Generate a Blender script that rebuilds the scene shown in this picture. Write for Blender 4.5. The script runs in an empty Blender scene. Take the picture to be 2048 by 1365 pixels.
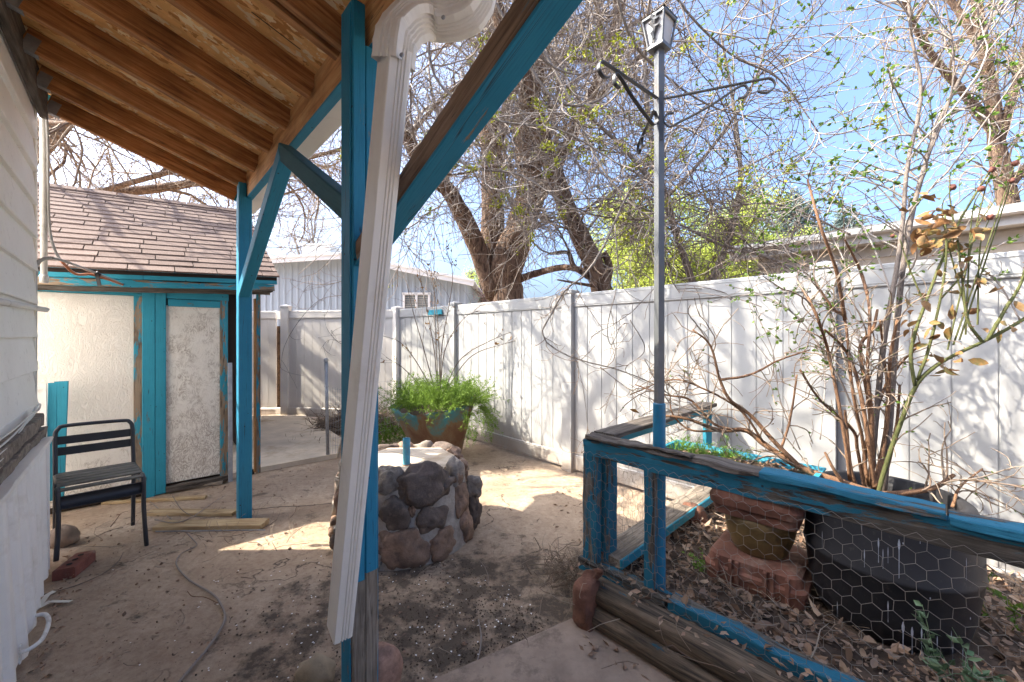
import bpy, math, random
import numpy as np
from mathutils import Vector, Matrix, noise
C = bpy.context.scene.collection
SC = bpy.context.scene
rng = np.random.default_rng(7)
random.seed(7)
H = 1.42                      # eye height
# ---------------------------------------------------------------- camera, sky, sun, exposure
cam = bpy.data.cameras.new('camera'); co = bpy.data.objects.new('camera', cam); C.objects.link(co)
co.location = (0, 0, H); co.rotation_euler = (math.pi/2, 0, 0)
cam.sensor_width = 36; cam.lens = 36*800/2048; cam.shift_y = -9.5/2048
cam.clip_start = .02; cam.clip_end = 800
SC.camera = co
SUN_EL = math.radians(45); SUN_K = 1/math.tan(SUN_EL)
w = bpy.data.worlds.new('World'); SC.world = w; w.use_nodes = True
wn = w.node_tree.nodes; wl = w.node_tree.links
sky = wn.new('ShaderNodeTexSky'); sky.sky_type = 'NISHITA'; sky.sun_disc = False
sky.sun_elevation = SUN_EL; sky.sun_rotation = math.radians(-90); sky.air_density = .75; sky.dust_density = 7.5; sky.ozone_density = 9.0
wl.new(sky.outputs[0], wn['Background'].inputs[0]); wn['Background'].inputs[1].default_value = .15
sun = bpy.data.lights.new('sun', 'SUN'); so = bpy.data.objects.new('sun', sun); C.objects.link(so)
sun.energy = 3.0; sun.angle = math.radians(.5); sun.color = (1, .955, .89)
so.rotation_euler = Vector((SUN_K, .02, -1)).to_track_quat('-Z', 'Y').to_euler()
SC.view_settings.view_transform = 'Standard'; SC.view_settings.look = 'None'
SC.view_settings.exposure = 2.4; SC.view_settings.use_white_balance = True; SC.view_settings.white_balance_temperature = 7100; SC.view_settings.white_balance_tint = 7; SC.view_settings.gamma = 1
SC.cycles.max_bounces = 12; SC.cycles.diffuse_bounces = 8; SC.cycles.transparent_max_bounces = 8
# ---------------------------------------------------------------- coordinates
UX, UY = -.687, .727          # along the house wall, away from the eye
VX, VY = .727, .687           # away from the house wall
def uv(a, b, z=0): return Vector((UX*a+VX*b, UY*a+VY*b, z))
def P(px, py, d): return Vector(((px-1024)/800*d, d, H-(py-673)*d/800))
def G(px, py, z=0):
    d = (H-z)*800/(py-673); return Vector(((px-1024)/800*d, d, z))
# ---------------------------------------------------------------- materials
class NT:
    def __init__(s, name):
        s.m = bpy.data.materials.new(name); s.m.use_nodes = True
        s.t = s.m.node_tree; s.b = s.t.nodes['Principled BSDF']
    def n(s, typ, inp=None, **kw):
        o = s.t.nodes.new('ShaderNode'+typ)
        for k, v in kw.items(): setattr(o, k, v)
        for k, v in (inp or {}).items(): s.set(o.inputs[k], v)
        return o
    def set(s, sock, v):
        if hasattr(v, 'is_output') or isinstance(v, bpy.types.NodeSocket): s.t.links.new(v, sock)
        else:
            if isinstance(v, tuple) and len(v) == 3 and sock.type == 'RGBA': v = (*v, 1)
            sock.default_value = v
    def coord(s, scale=(1, 1, 1), rnd=True, rot=(0, 0, 0), kind='Object'):
        tc = s.n('TexCoord').outputs[kind]
        if rnd:
            r = s.n('ObjectInfo').outputs['Random']
            v = s.n('Math', {0: r, 1: 37.0}, operation='MULTIPLY').outputs[0]
            tc = s.n('VectorMath', {0: tc, 1: s.n('CombineXYZ', {0: v, 1: v, 2: v}).outputs[0]}, operation='ADD').outputs[0]
        return s.n('Mapping', {0: tc, 2: rot, 3: scale}).outputs[0]
    def noise(s, vec, scale=5, detail=5, rough=.6, dist=0):
        return s.n('TexNoise', {'Vector': vec, 'Scale': scale, 'Detail': detail, 'Roughness': rough, 'Distortion': dist}).outputs[0]
    def ramp(s, f, stops, interp='LINEAR'):
        r = s.n('ValToRGB', {0: f}); e = r.color_ramp; e.interpolation = interp
        while len(e.elements) < len(stops): e.elements.new(.5)
        for el, (p, c) in zip(e.elements, stops):
            el.position = p; el.color = (*c, 1) if isinstance(c, tuple) else (c, c, c, 1)
        return r.outputs[0]
    def mix(s, f, a, b, mode='MIX'):
        o = s.n('Mix', data_type='RGBA', blend_type=mode)
        s.set(o.inputs[0], f); s.set(o.inputs[6], a); s.set(o.inputs[7], b); return o.outputs[2]
    def math(s, op, a, b=0.0, clamp=False):
        return s.n('Math', {0: a, 1: b}, operation=op, use_clamp=clamp).outputs[0]
    def bump(s, h, strength=.3, dist=.01):
        s.set(s.b.inputs['Normal'], s.n('Bump', {'Height': h, 'Strength': strength, 'Distance': dist}).outputs[0])
    def out(s, col=None, rough=.7, spec=.3, metal=0):
        if col is not None: s.set(s.b.inputs['Base Color'], col)
        s.set(s.b.inputs['Roughness'], rough); s.b.inputs['Specular IOR Level'].default_value = spec
        s.b.inputs['Metallic'].default_value = metal
        return s.m
def m_wood(name, c1, c2, c3=None, paint=None, wear=.0, wscale=6, rough=.75, gscale=1.0, bump=.35):
    t = NT(name)
    v = t.coord((1.6*gscale, 22*gscale, 22*gscale))
    g = t.noise(v, 2.2, 7, .62, .7)
    fine = t.noise(t.coord((6*gscale, 160*gscale, 160*gscale)), 1.5, 3, .6)
    col = t.ramp(g, [(.32, c2), (.5, c1), (.66, c3 or c1)])
    blot = t.noise(t.coord((1, 1, 1)), 3.5, 4)
    col = t.mix(t.math('MULTIPLY', t.ramp(blot, [(.5, 0.), (.75, 1.)]), .55), col, tuple(x*.45 for x in c2))
    h = t.math('ADD', t.math('MULTIPLY', g, .7), t.math('MULTIPLY', fine, .3))
    if paint is not None:
        pv = t.noise(t.coord((.7, 3.2, 3.2)), wscale, 7, .68, .3)
        pv = t.math('ADD', t.math('MULTIPLY', pv, .75), t.math('MULTIPLY', g, .25))
        mask = t.ramp(pv, [(wear, 0.), (wear+.025, 1.)])
        pc = t.mix(t.math('MULTIPLY', t.noise(t.coord(), 7, 5), .8), tuple(x*.78 for x in paint), tuple(min(1, x*1.15+.012) for x in paint))
        pc = t.mix(t.ramp(fine, [(.3, .35), (.45, 0.)]), pc, tuple(x*.35 for x in paint))
        nail = t.n('TexVoronoi', {'Vector': t.coord((1, 1, 1)), 'Scale': 13.0}).outputs[0]
        pc = t.mix(t.ramp(nail, [(.055, .85), (.075, 0.)]), pc, (.02, .03, .035))
        col = t.mix(mask, col, pc)
        h = t.math('ADD', h, t.math('MULTIPLY', mask, .5))
    ck = t.noise(t.coord((.35, 15, 15)), 1.6, 2, .5, .2); crack = t.ramp(t.math('ABSOLUTE', t.math('SUBTRACT', ck, .5)), [(.0, .8), (.006, .0)])
    crack = t.math('MULTIPLY', crack, t.ramp(t.noise(t.coord((1.2, 3, 3)), 3, 3), [(.48, 0.), (.55, 1.)]))
    col = t.mix(crack, col, (.02, .018, .016)); h = t.math('SUBTRACT', h, crack)
    t.bump(h, bump, .006)
    return t.out(col, rough, .3)
BLUE = (.010, .205, .335)
TEAL = (.018, .26, .36)
M = {}
M['blue'] = m_wood('blue_paint', (.22, .17, .12), (.08, .06, .045), paint=BLUE, wear=.35, rough=.55)
M['blue_worn'] = m_wood('worn_blue_paint', (.16, .135, .11), (.03, .026, .022), (.25, .22, .18), paint=(.012, .15, .24), wear=.465, wscale=4, rough=.7, bump=.8)
M['blue_rotten'] = m_wood('flaking_blue_paint', (.10, .085, .07), (.02, .017, .015), (.2, .17, .14), paint=(.014, .16, .25), wear=.495, wscale=3, rough=.8, bump=1.0)
M['blue_brace'] = m_wood('weathered_brace', (.20, .13, .085), (.07, .045, .03), (.27, .19, .13), paint=(.014, .15, .20), wear=.53, wscale=1.3, rough=.7)
M['brace_teal'] = m_wood('weathered_teal_brace', (.20, .15, .11), (.07, .05, .04), (.27, .2, .15), paint=(.03, .12, .15), wear=.40, wscale=2, rough=.75, bump=.6)
M['brace_bare'] = m_wood('bare_brown_brace', (.24, .15, .095), (.08, .05, .03), (.31, .21, .145), paint=(.014, .15, .21), wear=.565, wscale=1.0, rough=.75, bump=.6)
M['teal'] = m_wood('shed_turquoise_paint', (.20, .16, .12), (.07, .055, .04), paint=TEAL, wear=.36, wscale=7, rough=.6)
M['teal_worn'] = m_wood('worn_turquoise_paint', (.26, .19, .13), (.06, .045, .035), paint=TEAL, wear=.5, wscale=5, rough=.65)
M['rafter'] = m_wood('rafter_wood', (.42, .185, .068), (.17, .065, .024), (.56, .29, .125), rough=.65)
M['beamwood'] = m_wood('fir_beam', (.60, .32, .14), (.36, .16, .06), (.68, .42, .21), rough=.65, gscale=.8)
M['greywood'] = m_wood('grey_weathered_wood', (.24, .195, .15), (.09, .07, .055), (.33, .28, .23), rough=.85, bump=.9)
M['darkwood'] = m_wood('dark_weathered_wood', (.11, .09, .075), (.03, .025, .02), (.17, .15, .13), rough=.85, bump=.9)
M['plank'] = m_wood('pine_plank', (.40, .28, .15), (.24, .15, .075), (.48, .36, .21), rough=.8)
M['logwood'] = m_wood('old_log_wood', (.13, .095, .065), (.035, .028, .022), (.22, .16, .11), paint=(.012, .10, .15), wear=.6, wscale=3, rough=.85, bump=1.0)
def m_siding():
    t = NT('white_siding_paint')
    g = t.noise(t.coord((1, 1, 1), rnd=False), 1.8, 5)
    streak = t.noise(t.coord((2, 2, 26), rnd=False), 3, 4)
    col = t.mix(t.ramp(g, [(.35, 0.), (.75, .6)]), (.86, .84, .81), (.70, .67, .63))
    col = t.mix(t.ramp(t.noise(t.coord(rnd=False), 22, 6, .75), [(.58, 0.), (.72, .45)]), col, (.30, .27, .24))
    t.bump(t.math('ADD', streak, t.noise(t.coord((30, 30, 200), rnd=False), 2, 3)), .15, .003)
    return t.out(col, .55, .35)
M['siding'] = m_siding()
def m_plain(name, c, rough=.5, var=.25, scale=6, spec=.4, metal=0, dirt=None, bump=0, dscale=9):
    t = NT(name)
    n = t.noise(t.coord(), scale, 6, .65)
    col = t.mix(t.ramp(n, [(.3, 0.), (.7, 1.)]), tuple(x*(1-var) for x in c), tuple(min(1, x*(1+var*.5)) for x in c))
    if dirt:
        d = t.noise(t.coord(), dscale, 7, .72)
        col = t.mix(t.ramp(d, [(.53, 0.), (.68, .75)]), col, dirt)
    if bump: t.bump(t.noise(t.coord(), scale*6, 5, .7), bump, .006)
    return t.out(col, rough, spec, metal)
def m_vinyl(name, c):
    t = NT(name)
    ob = t.n('NewGeometry').outputs['Position']
    z = t.n('SeparateXYZ', {0: ob}).outputs[2]
    n = t.noise(t.coord((2.2, 2.2, 1), rnd=False, kind='Object'), 3.2, 6, .7)
    low = t.math('SUBTRACT', 1.0, t.math('MULTIPLY', z, 3.6), True)          # splashed soil along the foot
    spl = t.math('MULTIPLY', low, t.ramp(n, [(.3, .35), (.62, 1.)]))
    col = t.mix(t.ramp(n, [(.4, 0.), (.8, .5)]), c, tuple(x*.82 for x in c))
    spec = t.noise(t.coord((1, 1, 1), rnd=False), 55, 3, .5)
    col = t.mix(t.ramp(spec, [(.72, 0.), (.76, .4)]), col, (.35, .3, .25))
    col = t.mix(spl, col, (.36, .28, .21))
    return t.out(col, .38, .4)
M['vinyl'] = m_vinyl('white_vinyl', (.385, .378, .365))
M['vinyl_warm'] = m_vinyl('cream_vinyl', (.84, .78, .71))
M['white_metal'] = m_plain('white_painted_metal', (.74, .72, .69), .4, .12, 4, dirt=(.32, .27, .22), dscale=14)
M['gutter'] = m_plain('off_white_gutter', (.76, .72, .66), .45, .06, 2, dirt=(.62, .57, .50), dscale=5)
M['skirt'] = m_plain('white_corrugated_metal', (.84, .81, .77), .5, .1, 2.5, dirt=(.66, .61, .55), dscale=5)
M['pvc'] = m_plain('white_pvc', (.66, .64, .61), .45, .1, 5, dirt=(.4, .37, .33))
M['greypvc'] = m_plain('grey_conduit', (.42, .41, .40), .5, .1, 5)
M['orange'] = m_plain('orange_cable', (.52, .17, .07), .5, .1)
M['black'] = m_plain('black_tape', (.015, .015, .015), .5)
M['chair'] = m_plain('charcoal_powder_coat', (.035, .037, .044), .42, .15, 8, bump=.05)
M['seat'] = m_plain('dusty_charcoal_coat', (.085, .082, .075), .6, .35, 8, dirt=(.16, .14, .11), dscale=12)
M['brick'] = m_plain('red_brick', (.22, .075, .055), .9, .35, 14, dirt=(.30, .22, .17), bump=.5)
M['tanstone'] = m_plain('tan_stone', (.38, .30, .20), .9, .3, 7, bump=.5, dirt=(.2, .15, .1))
M['pinkstone'] = m_plain('pink_granite', (.36, .20, .14), .85, .4, 40, bump=.4)
M['rustrock'] = m_plain('rust_brown_rock', (.20, .09, .058), .9, .6, 9, bump=1.0, dirt=(.075, .04, .03), dscale=7)
M['mortar'] = m_plain('rough_mortar', (.40, .345, .295), .95, .35, 12, bump=1.0, dirt=(.2, .16, .13))
M['slab'] = m_plain('worn_concrete', (.62, .51, .385), .9, .28, 3, bump=.35, dirt=(.30, .19, .10), dscale=1.6)
M['pad'] = m_plain('dirty_concrete', (.34, .25, .185), .92, .4, 5, bump=.6, dirt=(.06, .045, .036), dscale=4.5)
M['lampmetal'] = m_plain('grey_painted_steel', (.105, .11, .115), .45, .25, 10, spec=.5, dirt=(.16, .12, .09), dscale=9)
M['iron'] = m_plain('black_iron', (.03, .03, .033), .5, .3, 12, spec=.5)
M['frosted'] = m_plain('frosted_panel', (.46, .445, .42), .4, .1, 6, dirt=(.45, .38, .3))
M['sleeve'] = m_plain('blue_painted_pipe', (.012, .17, .30), .4, .2, 9, dirt=(.08, .12, .13), dscale=14)
M['lightblue'] = m_plain('pale_blue_painted_pipe', (.08, .38, .52), .45, .2, 9, dirt=(.2, .2, .18), dscale=16)
M['galv'] = m_plain('galvanised_steel', (.33, .34, .36), .45, .25, 20, spec=.5, metal=.5)
M['wire'] = m_plain('chicken_wire_steel', (.30, .27, .24), .5, .3, 20, metal=.3)
M['terra'] = m_plain('terracotta', (.22, .09, .058), .8, .5, 9, dirt=(.26, .18, .135), dscale=6, bump=.2)
M['brass'] = m_plain('ochre_glaze', (.20, .125, .05), .45, .4, 9, dirt=(.10, .10, .06), dscale=6)
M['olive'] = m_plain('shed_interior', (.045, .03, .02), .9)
M['doorply'] = m_wood('old_plywood_edge', (.26, .13, .05), (.10, .05, .025), rough=.8)
M['grey_corr'] = m_plain('grey_corrugated_siding', (.30, .36, .43), .5, .06, 2)
M['trimwhite'] = m_plain('white_trim', (.72, .74, .76), .5, .08)
M['glass'] = m_plain('dark_window_glass', (.08, .10, .11), .1, .1, spec=.6)
M['cooler'] = m_plain('pale_cooler_metal', (.55, .54, .52), .5, .08)
M['tanwall'] = m_plain('tan_stucco', (.52, .46, .38), .85, .1, 9)
M['greyroof'] = m_plain('grey_roofing', (.22, .21, .20), .9, .35, 9)
M['greytrim'] = m_plain('grey_fascia', (.40, .385, .365), .6, .15, 5)
M['darkvinyl'] = m_plain('brown_shutter', (.14, .105, .095), .6)
M['petal'] = m_plain('white_petals', (.78, .76, .74), .6, .05)
M['tape'] = m_plain('pale_ribbon', (.62, .58, .5), .6)
M['ink'] = m_plain('stencil_ink', (.03, .022, .018), .8)
M['rot'] = m_plain('rotten_sill', (.27, .22, .18), .95, .6, 20, bump=1, dirt=(.05, .04, .032), dscale=14)
def m_osb(name, cols, scale=1.0, bump=.4, edge=.4):
    t = NT(name)
    def flakes(rot, sc, off):
        v = t.coord((sc*11, sc*30, sc*30), rot=rot, rnd=False)
        v = t.n('VectorMath', {0: v, 1: (off, off*2, off)}, operation='ADD').outputs[0]
        v = t.n('VectorMath', {0: v, 1: t.n('TexNoise', {'Vector': v, 'Scale': .5}).outputs[1]}, operation='ADD').outputs[0]
        return t.n('TexVoronoi', {'Vector': v, 'Scale': 1.0}, feature='F1')
    a, b, c = flakes((0, 0, .5), scale, 0), flakes((0, 0, -.9), scale*1.1, 5), flakes((0, 0, 1.7), scale*.8, 9)
    sel = t.noise(t.coord(rnd=False), 20*scale, 3)
    h1 = t.ramp(sel, [(.46, 0.), (.48, 1.)]); h2 = t.ramp(t.noise(t.coord((1, 1.2, 1), rnd=False), 14*scale, 3), [(.53, 0.), (.55, 1.)])
    ca = t.mix(h2, t.mix(h1, a.outputs[1], b.outputs[1]), c.outputs[1])
    f = t.n('SeparateColor', {0: ca}).outputs[0]
    col = t.ramp(f, [(0., cols[0]), (.16, cols[1]), (.45, cols[2]), (.60, cols[1]), (.80, cols[3])], 'CONSTANT')
    fine = t.noise(t.coord((25, 90, 60), rnd=False), 3, 4, .7)
    col = t.mix(t.ramp(fine, [(.58, 0.), (.75, .3)]), col, tuple(x*.5 for x in cols[0]))
    bl = t.noise(t.coord(rnd=False), 2.2, 4)
    col = t.mix(t.ramp(bl, [(.5, 0.), (.75, .3)]), col, tuple(x*.8 for x in cols[0]))
    ed = t.ramp(a.outputs[0], [(.42, 0.), (.62, edge)]); col = t.mix(ed, col, tuple(x*.4 for x in cols[0]))
    t.bump(t.math('ADD', f, t.math('MULTIPLY', fine, .3)), bump, .004)
    return t.out(col, .75, .25)
M['osb'] = m_osb('bare_osb', [(.56, .25, .08), (.86, .50, .20), (.93, .60, .27), (.95, .76, .48)], edge=.15)
M['osb_dark'] = m_osb('weathered_osb', [(.10, .06, .035), (.2, .12, .07), (.15, .09, .055), (.26, .17, .10)], .9)
M['osb_white'] = m_osb('painted_osb', [(.61, .565, .485), (.66, .61, .53), (.68, .63, .55), (.69, .64, .565)], 1.3, .6, 0.)
def m_osb_flaky(name, thr0):
    t = NT(name)
    v = t.coord((1, 1, 1), rnd=False)
    w1 = t.noise(t.coord((1.0, 1, .5), rnd=False), 16, 6, .65, 3.2)
    ridge = t.math('ABSOLUTE', t.math('SUBTRACT', w1, .5))
    h = t.ramp(ridge, [(0., 1.), (.035, .3), (.08, 0.)])
    z = t.n('SeparateXYZ', {0: t.n('TexCoord').outputs['Object']}).outputs[2]
    lowz = t.ramp(z, [(.0, 1.), (.45, .25), (1., .0)])
    thr = t.noise(v, 6, 6, .7)
    chips = t.math('MULTIPLY', h, t.ramp(t.math('ADD', thr, t.math('MULTIPLY', lowz, .25)), [(thr0, 0.), (thr0+.14, 1.)]))
    col = t.mix(t.ramp(t.noise(v, 3, 4), [(.3, 0.), (.7, 1.)]), (.78, .73, .66), (.72, .67, .60))
    col = t.mix(t.math('MULTIPLY', chips, .8), col, (.25, .18, .125))
    t.bump(t.math('ADD', t.math('MULTIPLY', w1, .7), h), .6, .006)
    return t.out(col, .75, .25)
M['osb_flaky'] = m_osb_flaky('flaking_painted_osb', .44); M['osb_white'] = m_osb_flaky('weathered_painted_osb', .60)
def m_shingle():
    t = NT('brown_asphalt_shingles')
    n = t.noise(t.coord((1, 1, 1), rnd=False), 120, 3, .7)
    r = t.n('NewGeometry').outputs['Random Per Island']
    col = t.mix(r, (.135, .10, .086), (.195, .148, .128))
    col = t.mix(t.ramp(n, [(.35, .7), (.65, 0.)]), col, (.10, .06, .052))
    col = t.mix(t.ramp(n, [(.6, 0.), (.7, .5)]), col, (.42, .32, .27))
    t.bump(n, .6, .004)
    return t.out(col, .92, .2)
M['shingle'] = m_shingle()
M['gap'] = m_plain('dark_shingle_gap', (.025, .017, .014), .95)
def m_ground():
    t = NT('dirty_concrete_ground')
    v = t.coord(rnd=False)
    big = t.noise(v, .55, 5, .6); mid = t.noise(v, 2.3, 8, .66); fine = t.noise(v, 24, 6, .72); tiny = t.noise(v, 110, 4, .7)
    base = t.mix(t.ramp(mid, [(.35, 0.), (.65, 1.)]), (.33, .24, .168), (.46, .355, .258))
    base = t.mix(t.ramp(fine, [(.38, .6), (.58, 0.)]), base, (.25, .17, .12))
    xyz = t.n('SeparateXYZ', {0: v})
    # wet black soil patches lie on the concrete between the patio posts and the pen
    dx = t.math('SUBTRACT', xyz.outputs[0], -.15); dy = t.math('SUBTRACT', xyz.outputs[1], 1.95)
    rr = t.math('ADD', t.math('POWER', t.math('MULTIPLY', dx, .8), 2.0), t.math('POWER', t.math('MULTIPLY', dy, 1.2), 2.0))
    near = t.ramp(rr, [(.0, .13), (.5, .10), (1.0, .04), (2.2, .0)])
    med = t.noise(v, 5.5, 8, .7)
    pm = t.math('ADD', t.math('ADD', t.math('MULTIPLY', med, .75), t.math('MULTIPLY', fine, .25)), near)
    mask = t.ramp(pm, [(.555, 0.), (.66, .92)])
    col = t.mix(mask, base, t.mix(tiny, (.045, .035, .028), (.13, .10, .075)))
    col = t.mix(t.ramp(tiny, [(.66, 0.), (.72, .45)]), col, (.42, .33, .25))
    col = t.mix(t.ramp(t.noise(v, 60, 2), [(.70, 0.), (.73, .8)]), col, (.05, .035, .025))
    cv = t.n('VectorMath', {0: v, 1: t.n('TexNoise', {'Vector': v, 'Scale': 2.5, 'Detail': 5.0}).outputs[1]}, operation='ADD').outputs[0]
    ce = t.n('TexVoronoi', {'Vector': cv, 'Scale': .62}, feature='DISTANCE_TO_EDGE').outputs[0]
    crack = t.math('MULTIPLY', t.ramp(ce, [(.0, .9), (.006, 0.)]), t.ramp(t.noise(v, 1.1, 3), [(.45, 0.), (.55, 1.)]))
    col = t.mix(crack, col, (.04, .03, .024))
    t.bump(t.math('ADD', t.math('MULTIPLY', fine, .6), t.math('ADD', t.math('MULTIPLY', tiny, .25), t.math('MULTIPLY', mask, .4))), .8, .014)
    return t.out(col, .95, .15)
M['ground'] = m_ground()
M['soil'] = m_plain('dark_soil', (.09, .06, .042), .95, .5, 9, bump=1.)
def m_bark(name, c1, c2, sc=1.0):
    t = NT(name)
    v = t.coord((9*sc, 9*sc, 1.6*sc))
    n = t.noise(v, 2.2, 6, .65, 1.0)
    col = t.ramp(n, [(.35, c2), (.62, c1)])
    t.bump(n, 1.0, .04/sc)
    return t.out(col, .9, .2)
M['bark'] = m_bark('willow_bark', (.235, .155, .11), (.05, .03, .022))
M['bark_grey'] = m_bark('grey_branch_bark', (.27, .235, .205), (.12, .10, .085), 3)
M['bark_dark'] = m_bark('dark_bark', (.13, .10, .085), (.04, .03, .025), 2)
M['bark_red'] = m_bark('peeling_cane_bark', (.30, .165, .095), (.09, .05, .032), 14)
M['bark_sap'] = m_bark('smooth_sapling_bark', (.22, .18, .155), (.12, .095, .08), 10)
M['bark_green'] = m_bark('green_cane', (.115, .12, .045), (.075, .08, .032), 14)
def m_island(name, cols, rough=.7, trans=0.0, spec=.25):
    t = NT(name)
    r = t.n('NewGeometry').outputs['Random Per Island']
    k = len(cols)-1
    col = t.ramp(r, [(i/k, c) for i, c in enumerate(cols)])
    if name == 'curled_rose_leaves':
        nz = t.noise(t.coord(rnd=False), 38, 5, .65); col = t.mix(t.ramp(nz, [(.4, 0.), (.62, .85)]), col, (.30, .15, .055)); col = t.mix(t.ramp(nz, [(.3, .6), (.42, 0.)]), col, (.06, .03, .015))
        t.bump(nz, .6, .006)
    m = t.out(col, rough, spec)
    if trans:
        tr = t.n('BsdfTranslucent', {0: col}); mx = t.n('MixShader', {0: trans, 1: t.b.outputs[0], 2: tr.outputs[0]})
        t.t.links.new(mx.outputs[0], t.t.nodes['Material Output'].inputs[0])
    return m
M['twig'] = m_island('pale_twigs', [(.25, .21, .18), (.33, .285, .25), (.18, .14, .115), (.38, .335, .30), (.27, .23, .20)], .7)
M['twig_brown'] = m_island('brown_twigs', [(.20, .14, .10), (.31, .235, .17), (.15, .10, .075), (.36, .29, .22)], .75)
M['twig_dark'] = m_island('dark_twigs', [(.10, .075, .06), (.16, .125, .10), (.22, .18, .15)], .75)
M['leaf_fresh'] = m_island('fresh_leaves', [(.08, .15, .025), (.14, .23, .04), (.11, .19, .03), (.20, .30, .06)], .5, .4)
M['leaf_pale'] = m_island('pale_spring_leaves', [(.46, .54, .10), (.56, .62, .15), (.38, .48, .08), (.64, .66, .24)], .6, .5)
M['bud'] = m_island('yellow_green_buds', [(.30, .36, .03), (.46, .47, .06), (.20, .25, .02), (.58, .56, .12)], .6, .2)
M['leaf_dead'] = m_island('dead_leaves', [(.24, .145, .09), (.36, .235, .155), (.18, .115, .08), (.44, .32, .23), (.31, .185, .115), (.38, .27, .20)], .75, .12)
M['leaf_brown'] = m_island('curled_rose_leaves', [(.22, .10, .045), (.30, .17, .08), (.12, .14, .04), (.18, .085, .045), (.09, .11, .04), (.32, .23, .13), (.24, .12, .06)], .55, .2)
M['feather'] = m_island('feathery_green', [(.09, .17, .02), (.17, .27, .04), (.22, .34, .06), (.13, .22, .035)], .6, .35)
M['grass'] = m_island('sprouting_grass', [(.13, .26, .035), (.22, .36, .07), (.17, .31, .05)], .5, .4)
M['spruce'] = m_island('blue_spruce_needles', [(.10, .15, .14), (.16, .215, .195), (.07, .11, .10), (.22, .27, .25)], .7, .1)
M['blossom'] = m_island('pink_blossom', [(.58, .36, .36), (.68, .48, .46), (.48, .28, .28)], .7, .3)
M['periwinkle'] = m_island('grey_green_leaves', [(.10, .17, .09), (.17, .25, .14), (.07, .13, .06)], .4, .2)
M['hip'] = m_plain('dried_rose_hip', (.17, .055, .035), .6, .5, 30, bump=.6)
M['stone_dark'] = m_plain('dark_river_stone', (.15, .112, .092), .75, .5, 10, spec=.3, bump=1.0, dirt=(.24, .17, .13), dscale=17)
M['stone_brown'] = m_plain('brown_river_stone', (.28, .175, .12), .8, .55, 11, bump=1.0, dirt=(.10, .068, .055), dscale=15)
M['stone_grey'] = m_plain('grey_river_stone', (.28, .235, .195), .85, .5, 13, bump=1.0, dirt=(.08, .065, .055), dscale=8)
def m_rustpot():
    t = NT('rusty_turquoise_metal')
    n = t.noise(t.coord((1.6, 1.6, 1)), 2.6, 8, .7, .4)
    zz = t.n('SeparateXYZ', {0: t.n('TexCoord').outputs['Object']}).outputs[2]
    n = t.math('ADD', n, t.ramp(zz, [(.1, .16), (.45, .06), (.66, -.10)]))
    col = t.ramp(n, [(.36, (.045, .22, .28)), (.47, (.09, .19, .19)), (.56, (.18, .12, .07)), (.72, (.13, .065, .038))])
    t.bump(t.noise(t.coord(), 22, 6, .7), .5, .01)
    return t.out(col, .75, .3)
M['rustpot'] = m_rustpot()
def m_tub():
    t = NT('black_plastic_tub')
    v = t.coord(rnd=False)
    col = t.mix(t.noise(v, 9, 5), (.014, .014, .017), (.034, .032, .034))
    col = t.mix(t.ramp(t.noise(v, 40, 4, .7), [(.6, 0.), (.75, .35)]), col, (.12, .10, .085))
    t.bump(t.noise(v, 30, 4), .12, .004)
    return t.out(col, .55, .35)
M['tub'] = m_tub()
M['drip'] = m_plain('pale_paint_drip', (.42, .44, .50), .6, .3, 40)
# ---------------------------------------------------------------- mesh helpers
WM = {}
def place(o, parent=None, Mx=None):
    Mx = Mx if Mx is not None else Matrix.Identity(4)
    WM[o] = Mx
    if parent is not None:
        o.parent = parent; o.matrix_parent_inverse = Matrix.Identity(4)
        o.matrix_basis = WM[parent].inverted() @ Mx
    else: o.matrix_basis = Mx
    return o
def tag(o, label=None, cat=None, group=None, kind=None):
    if label: o['label'] = label
    if cat: o['category'] = cat
    if group: o['group'] = group
    if kind: o['kind'] = kind
    return o
def thing(name, label, cat, loc=(0, 0, 0), rz=0, group=None):
    o = bpy.data.objects.new(name, None); o.empty_display_size = .1; C.objects.link(o)
    place(o, None, Matrix.Translation(Vector(loc)) @ Matrix.Rotation(rz, 4, 'Z'))
    return tag(o, label, cat, group)
def mesh(name, V, F, mat, parent=None, Mx=None, smooth=False):
    me = bpy.data.meshes.new(name)
    if isinstance(F, np.ndarray):
        V = np.asarray(V, dtype=np.float32); k = F.shape[1]
        me.vertices.add(len(V)); me.vertices.foreach_set('co', V.ravel())
        me.loops.add(F.size); me.loops.foreach_set('vertex_index', F.ravel().astype(np.int32))
        me.polygons.add(len(F)); me.polygons.foreach_set('loop_start', np.arange(0, F.size, k, dtype=np.int32))
        me.update(calc_edges=True); me.validate()
    else: me.from_pydata([tuple(v) for v in V], [], [tuple(f) for f in F]); me.update()
    if smooth: me.polygons.foreach_set('use_smooth', np.ones(len(me.polygons), dtype=bool))
    if isinstance(mat, str): mat = M[mat]
    if mat: me.materials.append(mat)
    o = bpy.data.objects.new(name, me); C.objects.link(o)
    return place(o, parent, Mx)
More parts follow.
